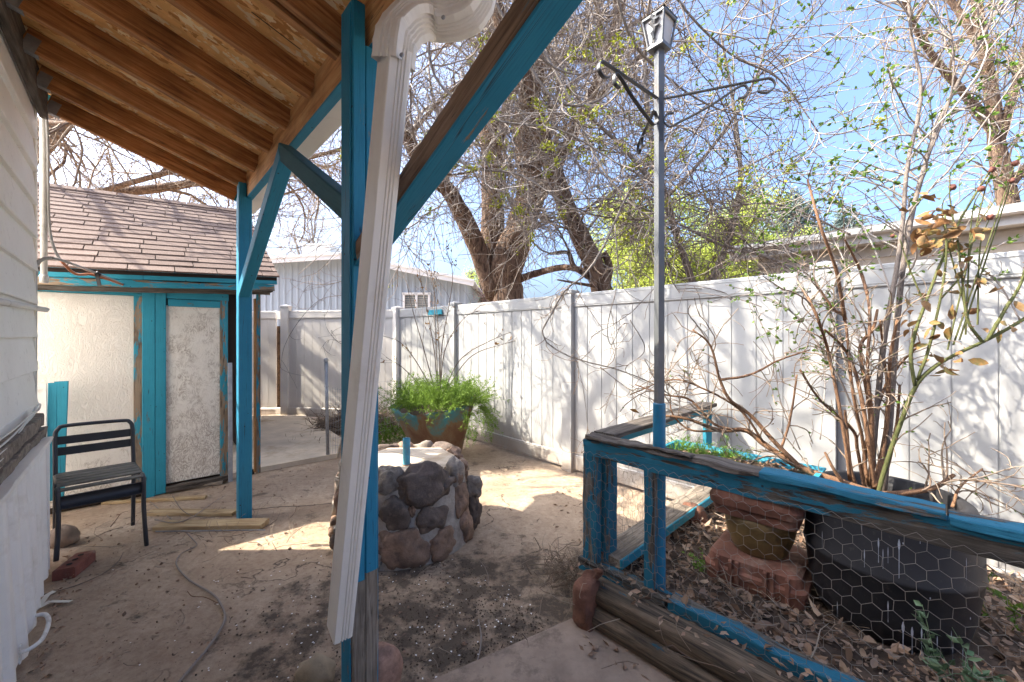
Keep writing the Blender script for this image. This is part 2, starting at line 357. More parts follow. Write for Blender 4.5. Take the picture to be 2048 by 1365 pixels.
class MB:                                      # collects simple solids of one part
    def __init__(s): s.V = []; s.F = []
    def add(s, V, F, Mx=None):
        n = len(s.V)
        s.V += [(Mx @ Vector(v)) if Mx is not None else Vector(v) for v in V]; s.F += [tuple(i+n for i in f) for f in F]; return s
    def box(s, lo, hi, Mx=None, c=.003):
        x0, y0, z0 = lo; x1, y1, z1 = hi
        return s.add(*prof_box(x1-x0, y1-y0, z1-z0, c), (Mx if Mx is not None else Matrix.Identity(4)) @ Matrix.Translation(((x0+x1)/2, (y0+y1)/2, (z0+z1)/2)))
    def bar(s, p0, p1, w, h, up=(0, 0, 1), c=.003):
        Mx, L = frame(p0, p1, up); return s.add(*prof_box(L, w, h, c), Mx @ Matrix.Translation((L/2, 0, 0)))
    def tube(s, pts, r, k=8, cap=True):
        V, F = tube1(pts, r, k, cap); return s.add(V, F)
    def lathe(s, prof, k=24, Mx=None, cap=True):
        V = []; F = []
        for (r, z) in prof:
            for i in range(k):
                a = 2*math.pi*i/k; V.append((r*math.cos(a), r*math.sin(a), z))
        for j in range(len(prof)-1):
            for i in range(k): F.append((j*k+i, j*k+(i+1) % k, (j+1)*k+(i+1) % k, (j+1)*k+i))
        if cap: F.append(tuple(range(k))[::-1]); F.append(tuple(range((len(prof)-1)*k, len(prof)*k)))
        return s.add(V, F, Mx)
    def prism(s, poly, z0, z1, Mx=None):
        n = len(poly); V = [(x, y, z0) for x, y in poly]+[(x, y, z1) for x, y in poly]
        F = [tuple(range(n))[::-1], tuple(range(n, 2*n))]+[(i, (i+1) % n, n+(i+1) % n, n+i) for i in range(n)]
        return s.add(V, F, Mx)
    def build(s, name, mat, parent=None, Mx=None, smooth=False):
        V = s.V
        if Mx is not None: I = Mx.inverted(); V = [I @ v for v in V]
        return mesh(name, V, s.F, mat, parent, Mx, smooth)
def prof_box(L, w, h, c=.003, segs=1, jit=0, seed=0):
    c = min(c, w*.3, h*.3, L*.3); a, b = w/2, h/2
    pr = [(-a+c, -b), (a-c, -b), (a, -b+c), (a, b-c), (a-c, b), (-a+c, b), (-a, b-c), (-a, -b+c)]
    V = []; F = []; r = random.Random(seed)
    off = r.random()*50
    for i in range(segs+1):
        x = -L/2+L*i/segs
        for j, (y, z) in enumerate(pr):
            if jit:
                q = noise.noise_vector(Vector((x*6, y*30+off, z*30)))*jit+noise.noise_vector(Vector((x*25, y*60+off, z*60)))*jit*.5
                V.append((x+(q.x if i in (0, segs) else 0), y+q.y, z+q.z))
            else: V.append((x, y, z))
    for i in range(segs):
        for j in range(8): F.append((i*8+j, (i+1)*8+j, (i+1)*8+(j+1) % 8, i*8+(j+1) % 8)[::-1])
    F.append(tuple(range(8))); F.append(tuple(range(segs*8, segs*8+8))[::-1])
    F = [f[::-1] for f in F]
    return V, F
def frame(p0, p1, up=(0, 0, 1)):
    p0, p1 = Vector(p0), Vector(p1); x = p1-p0; L = x.length; x.normalize()
    up = Vector(up); y = up.cross(x)
    if y.length < 1e-4: y = Vector((1, 0, 0)).cross(x) if abs(x.x) < .9 else Vector((0, 1, 0)).cross(x)
    y.normalize(); z = x.cross(y)
    Mx = Matrix(((x.x, y.x, z.x, p0.x), (x.y, y.y, z.y, p0.y), (x.z, y.z, z.z, p0.z), (0, 0, 0, 1)))
    return Mx, L
def board(name, p0, p1, w, h, mat, parent=None, up=(0, 0, 1), c=.004, segs=1, jit=0, seed=0):
    Mx, L = frame(p0, p1, up)                  # w lies across, h along 'up'
    V, F = prof_box(L, w, h, c, segs, jit, seed)
    return mesh(name, V, F, mat, parent, Mx @ Matrix.Translation((L/2, 0, 0)))
def tube1(pts, r, k=8, cap=True):
    pts = [Vector(p) for p in pts]; n = len(pts)
    rs = r if isinstance(r, (list, tuple)) else [r]*n
    V = []; F = []; ref = None
    for i, p in enumerate(pts):
        t = (pts[min(i+1, n-1)]-pts[max(i-1, 0)]).normalized()
        if ref is None: ref = t.orthogonal().normalized()
        ref = (ref-t*ref.dot(t)); ref = ref.normalized() if ref.length > 1e-5 else t.orthogonal().normalized()
        b = t.cross(ref)
        for j in range(k):
            a = 2*math.pi*j/k; V.append(p+(ref*math.cos(a)+b*math.sin(a))*rs[i])
    for i in range(n-1):
        for j in range(k): F.append((i*k+j, i*k+(j+1) % k, (i+1)*k+(j+1) % k, (i+1)*k+j))
    if cap: F.append(tuple(range(k))[::-1]); F.append(tuple(range((n-1)*k, n*k)))
    return V, F
def smoothline(pts, per=6):                    # Catmull-Rom through control points; works on tuples of any length
    pts = [np.array(p, float) for p in pts]; q = [2*pts[0]-pts[1]]+pts+[2*pts[-1]-pts[-2]]; out = []
    for i in range(1, len(q)-2):
        for s in range(per):
            t = s/per; a, b, c, d = q[i-1], q[i], q[i+1], q[i+2]
            out.append(.5*(2*b+(c-a)*t+(2*a-5*b+4*c-d)*t*t+(3*b-a-3*c+d)*t**3))
    out.append(pts[-1]); return np.array(out)
# ---- batches of branches and leaves
def nrm(v): return v/np.maximum(np.linalg.norm(v, axis=-1, keepdims=True), 1e-9)
def tubes(Pn, R, k=3):
    m, n, _ = Pn.shape
    T = np.empty_like(Pn); T[:, 1:-1] = Pn[:, 2:]-Pn[:, :-2]; T[:, 0] = Pn[:, 1]-Pn[:, 0]; T[:, -1] = Pn[:, -1]-Pn[:, -2]; T = nrm(T)
    ref = rng.normal(size=(m, 1, 3)); A = nrm(np.cross(T, np.broadcast_to(ref, T.shape))); B = np.cross(T, A)
    an = np.arange(k)*2*np.pi/k
    V = Pn[:, :, None]+(A[:, :, None]*np.cos(an)[:, None]+B[:, :, None]*np.sin(an)[:, None])*R[:, :, None, None]
    idx = np.arange(m*n*k).reshape(m, n, k); a = idx[:, :-1]; b = idx[:, 1:]
    F = np.stack([a, np.roll(a, -1, 2), np.roll(b, -1, 2), b], -1).reshape(-1, 4)
    return V.reshape(-1, 3), F
def grow(S, D, L, n, wig=.25, curl=.25, grav=0., up=None):
    m = len(S); Pn = np.empty((m, n, 3)); Pn[:, 0] = S; d = nrm(D)
    cv = rng.normal(size=(m, 3))*curl
    for i in range(1, n):
        d = nrm(d+cv*(1/(n-1))*3+rng.normal(size=(m, 3))*wig/np.sqrt(n)+np.array([0, 0, grav])/(n-1)*3)
        Pn[:, i] = Pn[:, i-1]+d*(L/(n-1))[:, None]
    return Pn
def spawn(Pn, R, count, ang=(.5, 1.1), t0=.2, pw=1.0):
    m, n, _ = Pn.shape
    seg = np.linalg.norm(np.diff(Pn, axis=1), axis=2).sum(1); pr = seg/seg.sum()
    i = rng.choice(m, count, p=pr); t = (t0+(1-t0)*rng.random(count)**pw)*(n-1); j = np.minimum(t.astype(int), n-2); f = (t-j)[:, None]
    S = Pn[i, j]*(1-f)+Pn[i, j+1]*f; T = nrm(Pn[i, j+1]-Pn[i, j]); r = R[i, j]*(1-f[:, 0])+R[i, j+1]*f[:, 0]
    o = nrm(np.cross(T, rng.normal(size=(count, 3)))); a = rng.uniform(*ang, count)[:, None]
    return S, nrm(T*np.cos(a)+o*np.sin(a)), r
def taper(m, n, r0, r1): return r0[:, None]*(1-np.linspace(0, 1, n))[None]+np.asarray(r1)*np.linspace(0, 1, n)[None]
def merge(parts):
    V = []; F = []; o = 0
    for v, f in parts: V.append(v); F.append(f+o); o += len(v)
    return np.concatenate(V), np.concatenate(F)
def leaves(Cn, L, Wd, D=None, fold=.35, flat=0.):
    m = len(Cn); D = rng.normal(size=(m, 3)) if D is None else D
    if flat: D = D*np.array([1, 1, 1-flat])
    D = nrm(D); U = rng.normal(size=(m, 3))*(1-flat)+np.array([0, 0, 1.5])*flat
    S = nrm(np.cross(D, U)); N = np.cross(S, D)
    L = np.broadcast_to(L, (m,))[:, None]; Wd = np.broadcast_to(Wd, (m,))[:, None]
    f = fold*rng.uniform(.2, 1.4, (m, 1))
    mid = Cn+D*L*.45-N*Wd*f*.4; l = Cn+D*L*.42+S*Wd*.5+N*Wd*f; r = Cn+D*L*.42-S*Wd*.5+N*Wd*f; tip = Cn+D*L+N*L*f*.15
    V = np.stack([Cn, l, tip, mid, r], 1).reshape(-1, 3); o = np.arange(m)*5
    F = np.concatenate([np.stack([o, o+3, o+2, o+1], 1), np.stack([o, o+4, o+2, o+3], 1)], 0)
    return V, F
def leaves2(Cn, L, Wd, D=None, flat=0., curl=.5):          # broader curled leaves, nine points each
    m = len(Cn); D = rng.normal(size=(m, 3)) if D is None else D
    if flat: D = D*np.array([1, 1, 1-flat])
    D = nrm(D); U = rng.normal(size=(m, 3))*(1-flat)+np.array([0, 0, 1.5])*flat
    S = nrm(np.cross(D, U)); N = np.cross(S, D); L = np.broadcast_to(L, (m,))[:, None]; Wd = np.broadcast_to(Wd, (m,))[:, None]
    c = rng.normal(0, curl, (m, 1)); e = np.abs(rng.normal(0, .35, (m, 1)))*np.sign(rng.normal(size=(m, 1))); rows = [Cn]
    for f, wf in ((.22, .75), (.52, 1.), (.8, .62)):
        y = Cn+D*L*f+N*L*c*.5*(f-f*f*.2)*f
        rows += [y-S*Wd*.5*wf+N*Wd*e*wf*rng.uniform(.5, 1.3, (m, 1)), y-N*Wd*.06, y+S*Wd*.5*wf+N*Wd*e*wf*rng.uniform(.5, 1.3, (m, 1))]
    rows.append(Cn+D*L+N*L*c*.45); V = np.stack(rows, 1).reshape(-1, 3); o = np.arange(m)*11
    q = [(0, 2, 1, 1), (0, 3, 2, 2), (1, 2, 5, 4), (2, 3, 6, 5), (4, 5, 8, 7), (5, 6, 9, 8), (7, 8, 10, 10), (8, 9, 10, 10)]
    F4 = np.concatenate([np.stack([o+i for i in f], 1) for f in q[2:6]]); F3 = np.concatenate([np.stack([o+i for i in f[:3]], 1) for f in q[:2]+q[6:]])
    return V, [tuple(f) for f in F4.tolist()]+[tuple(f) for f in F3.tolist()]
def poly_tube(pts, r0, r1, per=5, k=7):
    L = smoothline(pts, per); R = np.linspace(r0, r1, len(L)); return tube1([Vector(p[:3]) for p in L], list(R), k), L, R
def resamp(L, n):
    t = np.linspace(0, len(L)-1, n); i = np.minimum(t.astype(int), len(L)-2); f = (t-i)[:, None]; return L[i]*(1-f)+L[i+1]*f
def rock(name, c, r, mat, parent=None, seed=0, sq=(1, 1, 1), rough=.22, sub=3, rot=0, pn=2.0):
    import bmesh
    bm = bmesh.new(); bmesh.ops.create_icosphere(bm, subdivisions=sub, radius=1)
    o = Vector((seed*7.3, seed*3.1, seed))
    for v in bm.verts:
        q = v.co; v.co = q/((abs(q.x)**pn+abs(q.y)**pn+abs(q.z)**pn)**(1/pn))
        n1 = noise.noise(v.co*1.1+o)*rough*1.6+noise.noise(v.co*2.7+o)*rough*.6+noise.noise(v.co*7+o)*rough*.22-abs(noise.noise(v.co*1.9-o))*rough*.5-abs(noise.noise(v.co*4.3-o))*rough*.3
        v.co = v.co*(1+n1); v.co = Vector((v.co.x*sq[0], v.co.y*sq[1], v.co.z*sq[2]))*r
    V = [v.co.copy() for v in bm.verts]; F = [tuple(x.index for x in f.verts) for f in bm.faces]; bm.free()
    return mesh(name, V, F, mat, parent, Matrix.Translation(Vector(c)) @ Matrix.Rotation(rot, 4, 'Z'), True)
# ================================================================ GROUND
def ground():
    def axis(lo, hi, st, far):
        a = list(np.arange(lo, hi, st)); x, q = a[-1], st
        while x < far: q *= 1.5; x += q; a.append(x)
        x, q = a[0], st
        while x > -far: q *= 1.5; x -= q; a.insert(0, x)
        return a
    xs, ys = axis(-4.6, 3.4, .07, 300), axis(.6, 7.6, .07, 300)
    V = []; nx = len(xs)
    for y in ys:
        for x in xs:
            z = 0
            if -8 < x < 6 and -2 < y < 9: z = noise.noise(Vector((x*1.4, y*1.4, 0)))*.008+noise.noise(Vector((x*9, y*9, 3)))*.004
            V.append((x, y, z))
    F = [(j*nx+i, j*nx+i+1, (j+1)*nx+i+1, (j+1)*nx+i) for j in range(len(ys)-1) for i in range(nx-1)]
    tag(mesh('ground', V, F, 'ground', smooth=True), kind='structure')
ground()
def slab(name, pts, z0, z1, mat, seed=1):
    V = [(p.x, p.y, z1) for p in pts]+[(p.x, p.y, z0) for p in pts]; n = len(pts)
    F = [tuple(range(n))]+[(i, n+i, n+(i+1) % n, (i+1) % n) for i in range(n)]
    return mesh(name, V, F, mat)
sl = [G(430, 967), G(503, 949), G(674, 917), G(683, 884), G(607, 834), G(500, 838), G(430, 850)]
tag(slab('path', sl, -.05, .055, 'slab'), kind='structure')
tag(slab('pavement', [G(862, 1372), G(1150, 1243), G(1200, 1262), G(1570, 1372), G(1700, 1700), G(760, 1700)], -.05, .022, 'pad'), kind='structure')
# ================================================================ HOUSE
def house():
    t = thing('house', 'white house with lapped board siding and grey conduits on its corner', 'house', uv(1, -3))
    Mx = Matrix.Rotation(math.atan2(UY, UX), 4, 'Z')     # local x along the wall, local y towards the garden is -v
    def bx(mb, a0, a1, b0, b1, z0, z1, c=.003): mb.box((a0, -b1, z0), (a1, -b0, z1), Mx, c)
    w = MB(); bx(w, -7, 3.97, -7, -.49, .3, 3.1); w.build('wall', 'siding', t)
    s = MB()
    zs = [.985+.2137*k for k in range(10)]
    for k, z in enumerate(zs):
        z1 = z+.228
        for a0, a1 in ((-4, .9+.37*(k % 3)), (.9+.37*(k % 3)+.003, 3.985)):
            V = [Mx @ Vector((a, -b, zz)) for a in (a0, a1) for b, zz in ((-.495, z), (-.453, z), (-.450, z+.006), (-.475, z1), (-.495, z1))]
            F = [(0, 1, 6, 5), (1, 2, 7, 6), (2, 3, 8, 7), (3, 4, 9, 8), (4, 0, 5, 9), (4, 3, 2, 1, 0), (5, 6, 7, 8, 9)]
            s.add(V, F)
    s.build('siding', 'siding', t)
    c = MB(); bx(c, 3.985, 4.06, -.56, -.462, .35, 2.94); c.build('corner_board', 'gutter', t)
    # gable roof running along the wall
    r = MB(); A0, A1 = -7.5, 4.08
    pr = [(-.15, 3.16), (-4, 4.55), (-8.2, 3.1), (-8.2, 3.0), (-4, 4.42), (-.15, 3.04)]
    V = [Mx @ Vector((a, -b, z)) for a in (A0, A1) for b, z in pr]
    r.add(V, [(0, 1, 7, 6), (1, 2, 8, 7), (2, 3, 9, 8), (3, 4, 10, 9), (4, 5, 11, 10), (5, 0, 6, 11), (0, 5, 4, 1), (1, 4, 3, 2), (6, 7, 10, 11), (7, 8, 9, 10)])
    r.build('roof', 'shingle', t)
    g = MB(); V = [Mx @ Vector((a, -b, z)) for a in (3.93, 3.97) for b, z in ((-.49, 3.1), (-4, 4.4), (-7, 3.1))]
    g.add(V, [(0, 1, 2), (5, 4, 3), (0, 3, 4, 1), (1, 4, 5, 2)]); g.build('gable', 'siding', t)
    board('rotten_sill', uv(-1, -.43, .905), uv(3.80, -.43, .91), .06, .07, 'rot', t, segs=70, jit=.012, seed=4)
    board('rotten_sill', uv(-1, -.42, .84), uv(3.70, -.42, .845), .07, .05, 'rot', t, segs=70, jit=.016, seed=14)
    board('water_table', uv(-1, -.462, .965), uv(3.98, -.462, .965), .03, .06, 'siding', t)
    # conduits strapped to the corner
    cp = MB(); x = uv(3.60, -.375)
    cp.tube([P(68, 552, 2.60), P(68, 700, 2.60), P(66, 770, 2.58), P(62, 806, 2.50), P(45, 826, 2.34), P(0, 862, 1.92), P(-70, 915, 1.52)], .014, 8)
    cp.tube([P(68, 552, 2.60), P(70, 536, 2.6), P(78, 523, 2.6), P(90, 517, 2.6), P(104, 516, 2.62)], .011, 8)
    cp.lathe([(.019, -.02), (.019, .02)], 8, Matrix.Translation(P(68, 545, 2.60)))
    cp.lathe([(.018, -.015), (.018, .015)], 8, Matrix.Translation(P(67, 727, 2.59)))
    cp.build('conduit', 'greypvc', t, smooth=True)
    pv = MB(); pv.tube([P(86, 205, 2.70), P(88, 552, 2.68)], .017, 10); pv.lathe([(.022, 0), (.022, .05)], 10, Matrix.Translation(P(88, 566, 2.68)))
    pv.build('drain_pipe', 'pvc', t, smooth=True)
    ho = MB(); ho.tube([P(-60, 594, 1.5), P(40, 611, 2.2), P(78, 618, 2.50), P(92, 620, 2.6)], .0165, 10); ho.build('water_pipe', 'pvc', t, smooth=True)
    wires = MB()
    for k in range(5):
        q = [P(76-2*k, 818+3*k, 2.33), P(60-3*k, 832+6*k, 2.16), P(30, 858+10*k, 1.9), P(0, 880+14*k, 1.66), P(-70, 930+17*k, 1.28)]
        L = smoothline([tuple(v) for v in q], 5)
        wires.tube([Vector(p) for p in L], .0042, 5)
    wires.tube([Vector(p) for p in smoothline([tuple(v) for v in (P(76, 822, 2.33), P(80, 815, 2.33), P(80, 808, 2.33), P(72, 814, 2.3), P(66, 824, 2.28))], 4)], .004, 5)
    wires.build('loose_cable', 'pvc', t, smooth=True)
    return t
house()
def cellar():
    t = thing('cellar_enclosure', 'white corrugated metal skirt with a curved pull handle below the house siding', 'skirting', uv(2.5, -.37))
    m = MB(); pts = []
    n = 330; A0, A1 = -.6, 3.62
    for i in range(n+1):
        a = A0+(A1-A0)*i/n; ph = (a*5.2) % 1
        d = .022 if ph < .20 else (.022*(1-(ph-.20)/.09) if ph < .29 else (0 if ph < .91 else .022*(ph-.91)/.09))
        pts.append((a, d))
    V = []; F = []
    for (a, d) in pts:
        lean = .012*math.sin(a*5)
        V += [uv(a, -.39+d, .80), uv(a, -.366+d+lean, .05+.02*math.sin(a*9)), uv(a, -.395, .80), uv(a, -.375+lean, .03)]
    for i in range(n): k = 4*i; F += [(k, k+4, k+5, k+1), (k+2, k+3, k+7, k+6), (k, k+2, k+6, k+4), (k+1, k+5, k+7, k+3)]
    F += [(0, 1, 3, 2), (4*n, 4*n+2, 4*n+3, 4*n+1)]
    m.add(V, F); m.build('skirt_panel', 'skirt', t)
    board('top_flashing', uv(-.6, -.372, .815), uv(3.60, -.372, .815), .05, .022, 'gutter', t, segs=50, jit=.006, seed=3)
    board('rear_panel', uv(3.63, -.40, .80), uv(3.63, -.40, .03), .07, .01, 'skirt', t, up=(UX, UY, 0))
    h = MB(); a0 = 2.30
    q = [uv(2.62, -.345, .10), uv(2.63, -.315, .10), uv(2.68, -.29, .10), uv(2.80, -.285, .105), uv(2.88, -.305, .11), uv(2.90, -.345, .11)]
    h.tube([Vector(p) for p in smoothline([tuple(v) for v in q], 4)], .0085, 8)
    h.build('handle', 'white_metal', t, smooth=True)
    for q in (uv(2.61, -.343, .10), uv(2.90, -.343, .11)): board('handle_plate', q-Vector((0, 0, .035)), q+Vector((0, 0, .035)), .03, .006, 'white_metal', t, up=(VX, VY, 0))
    return t
cellar()
# ================================================================ PATIO COVER
SL = .342
def zr(b): return 2.57+(.634-b)*SL                      # underside of the rafters
def patio():
    t = thing('patio_cover', 'lean-to patio roof of bare rafters on peeling blue posts with a white gutter', 'patio cover', uv(2.5, .6))
    for a0 in (4.10, 3.70, 3.29, 2.885, 2.50, 2.085, 1.715, 1.65, 1.27, .86, .45, .04, -.37, -.8):
        h = .118; up = Vector((0, 0, 1))
        bb = (.634, -.42)
        board('rafter', uv(a0, bb[0], zr(bb[0])+h*.53), uv(a0, bb[1], zr(bb[1])+h*.53), .038, h, 'rafter', t, c=.002)
        hg = MB()
        for da in (-.0215, .0215): hg.bar(uv(a0+da, -.42, zr(-.42)+.04), uv(a0+da, -.37, zr(-.37)+.04), .002, .085, c=.0004)
        hg.bar(uv(a0, -.42, zr(-.42)-.006), uv(a0, -.37, zr(-.37)-.006), .045, .003, c=.0005)
        if a0 > 1.5: hg.build('joist_hanger', 'galv', t)
    board('end_rafter_trim', uv(4.127, .80, zr(.80)+.10), uv(4.127, -.43, zr(-.43)+.10), .012, .17, 'teal', t)
    board('ledger', uv(4.10, -.44, zr(-.44)+.035), uv(-1.2, -.44, zr(-.44)+.035), .038, .19, 'darkwood', t)
    Mx, L = frame(uv(-1.3, .84, zr(.84)+.1315), uv(-1.3, -.46, zr(-.46)+.1315))
    sheets = [(-1.3, 1.0), (1.002, 2.2), (2.202, 3.4), (3.402, 4.12)]
    for s0, s1 in sheets:
        V, F = prof_box(L, s1-s0, .011, .001)
        o = mesh('sheathing', V, F, 'osb', t, Matrix.Translation(uv((s0+s1)/2+1.3, 0)) @ Mx @ Matrix.Translation((L/2, 0, 0)))
        if s0 < 1.7 < s1: sheet2 = o
    # stencilled grade marks under the sheathing, bay beside the double rafter
    def mark(s, b, a, size, bold=0):
        cu = bpy.data.curves.new('stencil', 'FONT'); cu.body = s; cu.size = size; cu.offset = bold
        ob = bpy.data.objects.new('stencil', cu); C.objects.link(ob)
        dg = bpy.context.evaluated_depsgraph_get(); me = bpy.data.meshes.new_from_object(ob.evaluated_get(dg))
        V = [v.co.copy() for v in me.vertices]; F = [tuple(p.vertices) for p in me.polygons]
        bpy.data.objects.remove(ob); bpy.data.curves.remove(cu); bpy.data.meshes.remove(me)
        z = zr(b)+.125-.0012
        a += .175; b += .10; xv = (uv(0, 1, -SL)-uv(0, 0, 0)).normalized(); yv = Vector((-UX, -UY, 0)); zv = xv.cross(yv); p = uv(a, b, z)
        Mm = Matrix(((xv.x, yv.x, zv.x, p.x), (xv.y, yv.y, zv.y, p.y), (xv.z, yv.z, zv.z, p.z), (0, 0, 0, 1)))
        return V, F, Mm
    ink = MB()
    for s, b, a, sz, bo in (('LaE1', .37, 1.79, .075, .001), ('II', .275, 1.795, .085, .0022), ('{', .325, 1.795, .07, .0), ('HUD', .215, 1.755, .022, .0004), ('0.451', .215, 1.785, .022, .0004),
                            ('EXP 1', .14, 1.75, .022, .0004), ('R-4', .15, 1.785, .026, .0004), ('24/16', .065, 1.785, .034, .0008), ('SHTG', .07, 1.75, .022, .0004), ('I', .035, 1.79, .075, .0025),
                            ('PS2', -.06, 1.755, .024, .0005), ('C4', -.16, 1.785, .05, .001), ('RATED', -.02, 1.735, .02, .0004), ('7/16', -.05, 1.72, .018, .0004), ('SIZED', -.28, 1.76, .034, .0008), ('SPACE', -.34, 1.79, .034, .0006)):
        V, F, Mm = mark(s, b, a, sz, bo); ink.add(V, F, Mm)
    ring = []
    for k in range(24):
        q = 2*math.pi*k/24
        for r in (.034, .029): ring.append(uv(2.005+r*.7*math.sin(q), -.02+r*math.cos(q), zr(-.02+r*math.cos(q))+.125-.0013))
    ink.add(ring, [(2*k, 2*((k+1) % 24), 2*((k+1) % 24)+1, 2*k+1) for k in range(24)])
    V, F, Mm = mark('SA', -.04, 1.84, .03, .001); ink.add(V, F, Mm)
    ink.bar(uv(1.981, .36, zr(.36)+.1245), uv(1.981, .55, zr(.55)+.1245), .005, .001, c=.0002)
    ink.build('stencil_print', 'ink', sheet2, WM[sheet2])
    # beam: bare fir faces, blue under the bottom
    board('beam', uv(4.06, .655, 2.593), uv(-1.2, .655, 2.593), .040, .186, 'beamwood', t)
    board('beam_foot', uv(4.062, .657, 2.497), uv(-1.2, .657, 2.497), .046, .010, 'blue', t, c=.003)
    # posts, each of two boards
    p1 = board('post', uv(3.685, .622, -.02), uv(3.685, .622, 2.49), .088, .100, 'blue', t, up=(UX, UY, 0), c=.006)
    pa = board('post', uv(1.478, .592, -.05), uv(1.478, .592, .53), .046, .092, 'greywood', t, up=(UX, UY, 0), c=.004, segs=20, jit=.003)
    board('post', uv(1.478, .592, .53), uv(1.478, .592, 2.632), .046, .092, 'blue', t, up=(UX, UY, 0), c=.004, segs=30, jit=.0015)
    board('post', uv(1.480, .6405, -.05), uv(1.480, .6405, .55), .046, .092, 'greywood', t, up=(UX, UY, 0), c=.004, segs=20, jit=.003)
    board('post', uv(1.480, .6405, .55), uv(1.480, .6405, 2.487), .046, .092, 'blue', t, up=(UX, UY, 0), c=.004, segs=30, jit=.0015)
    board('post_face', uv(1.484, .5655, -.05), uv(1.484, .5655, 2.62), .006, .080, 'blue', t, up=(UX, UY, 0), c=.001)
    board('post_face', uv(1.484, .6665, -.05), uv(1.484, .6665, 2.40), .004, .088, 'blue', t, up=(UX, UY, 0), c=.001)
    board('post_scab', uv(3.69, .607, 2.48), uv(3.69, .607, 2.60), .05, .085, 'blue', t, up=(UX, UY, 0), c=.004)
    board('brace', uv(3.64, .612, 1.755), uv(2.46, .612, 2.425), .075, .085, 'blue', t, c=.005)
    board('brace', uv(1.53, .612, 1.895), uv(2.50, .612, 2.450), .07, .085, 'brace_teal', t, c=.005)
    board('brace', uv(1.432, .612, 1.725), uv(-.33, .612, 2.495), .066, .080, 'brace_bare', t, c=.006, segs=30, jit=.002)
    board('brace_underside', uv(1.432, .612, 1.676), uv(-.33, .612, 2.446), .074, .010, 'blue', t, c=.002)
    # gutter with the kinked downspout
    g = MB(); sec = [(.682, 2.64), (.682, 2.50), (.765, 2.492), (.795, 2.53), (.795, 2.60), (.788, 2.60), (.788, 2.535), (.762, 2.500), (.689, 2.507), (.689, 2.64)]
    A = (-1.2, 4.12); V = [uv(a, b, z) for a in A for b, z in sec]; n = len(sec)
    F = [(i, (i+1) % n, n+(i+1) % n, n+i) for i in range(n)]+[(0, 1, 2, 3, 4, 5, 6, 7, 8, 9)[::-1], tuple(range(n, 2*n))]
    g.add(V, F); gu = g.build('gutter', 'gutter', t)
    def downspout():
        hw, hd = .046, .032
        prof = []                                     # ribbed rectangular section
        def side(p, q, ribs):
            out = [p]
            d = (q[0]-p[0], q[1]-p[1]); L = math.hypot(*d); nx, ny = d[1]/L, -d[0]/L
            for i in range(ribs):
                f0 = .2+.62*i/ribs
                for f, e in ((f0, 0), (f0+.05, -.0045), (f0+.10, -.0045), (f0+.14, 0)): out.append((p[0]+d[0]*f+nx*e, p[1]+d[1]*f+ny*e))
            return out
        c = .008
        prof += side((-hw+c, -hd), (hw-c, -hd), 4)+[(hw-c*.3, -hd+c*.3)]+side((hw, -hd+c), (hw, hd-c), 3)+[(hw-c*.3, hd-c*.3)]
        prof += side((hw-c, hd), (-hw+c, hd), 0)+[(-hw+c*.3, hd-c*.3)]+side((-hw, hd-c), (-hw, -hd+c), 3)+[(-hw+c*.3, -hd+c*.3)]
        def sweep(pts, grow_=0.0, xref=None):
            V = []; F = []; k = len(prof); m = len(pts)
            for i, p in enumerate(pts):
                tt = (pts[min(i+1, m-1)]-pts[max(i-1, 0)]).normalized()
                x = xref-tt*xref.dot(tt); x.normalize(); y = tt.cross(x)
                for (u_, v_) in prof: V.append(p+x*u_*(1+grow_)+y*v_*(1+grow_))
            for i in range(m-1):
                for j in range(k): F.append((i*k+j, i*k+(j+1) % k, (i+1)*k+(j+1) % k, (i+1)*k+j))
            return V, F
        top = P(790, 106, 1.10); bot = P(679, 1262, 1.41)
        out_ = uv(.90, .725, 2.49)
        xref = Vector((.70, -.71, 0)).normalized()      # broad ribbed face towards the eye
        dirn = (bot-top).normalized()
        d = MB(); d.add(*sweep([top+dirn*.0, top.lerp(bot, .35), top.lerp(bot, .7), bot], 0, Vector((.66, -.75, 0)))); pipe = d.build('downspout', 'gutter', t)
        e = MB()
        e1 = top-dirn*.02
        pts = [tuple(v) for v in (top+dirn*.03, e1, P(799, 70, 1.11), P(822, 44, 1.13), P(858, 36, 1.165), P(900, 36, 1.17), P(936, 22, 1.165), P(955, -12, 1.16), P(958, -50, 1.16), out_)]
        L = smoothline(pts, 4)
        V = []; F = []; k = len(prof); m = len(L)
        for i in range(m):
            p = Vector(L[i]); tt = Vector(L[min(i+1, m-1)]-L[max(i-1, 0)]).normalized()
            vw = Vector((-.30, -.95, .1)); y = vw-tt*vw.dot(tt); y.normalize(); x = y.cross(tt)
            sc = 1.05+.035*((i % 3) == 0)
            for (u_, v_) in prof: V.append(p+x*v_*sc*1.25+y*u_*sc*.95)
        for i in range(m-1):
            for j in range(k): F.append((i*k+j, i*k+(j+1) % k, (i+1)*k+(j+1) % k, (i+1)*k+j))
        e.add(V, F); el = e.build('elbow', 'gutter', pipe, WM[pipe])
        s = MB()
        for q in (P(804, 111, 1.055), P(887, 36, 1.118)):
            s.lathe([(.006, 0), (.006, .003), (.003, .005)], 10, Matrix.Translation(q) @ Vector((-.3, -.93, 0)).to_track_quat('Z', 'Y').to_matrix().to_4x4())
        s.build('screw', 'galv', pipe, WM[pipe])
    downspout()
    r = MB(); V = [uv(a, b, zr(b)+.147) for a in (-1.3, 4.15) for b in (.84, -.46)]+[uv(a, b, zr(b)+.161) for a in (-1.3, 4.15) for b in (.84, -.46)]
    r.add(V, [(0, 1, 3, 2), (4, 6, 7, 5), (0, 2, 6, 4), (1, 5, 7, 3), (0, 4, 5, 1), (2, 3, 7, 6)]); r.build('roofing', 'shingle', t)
patio()
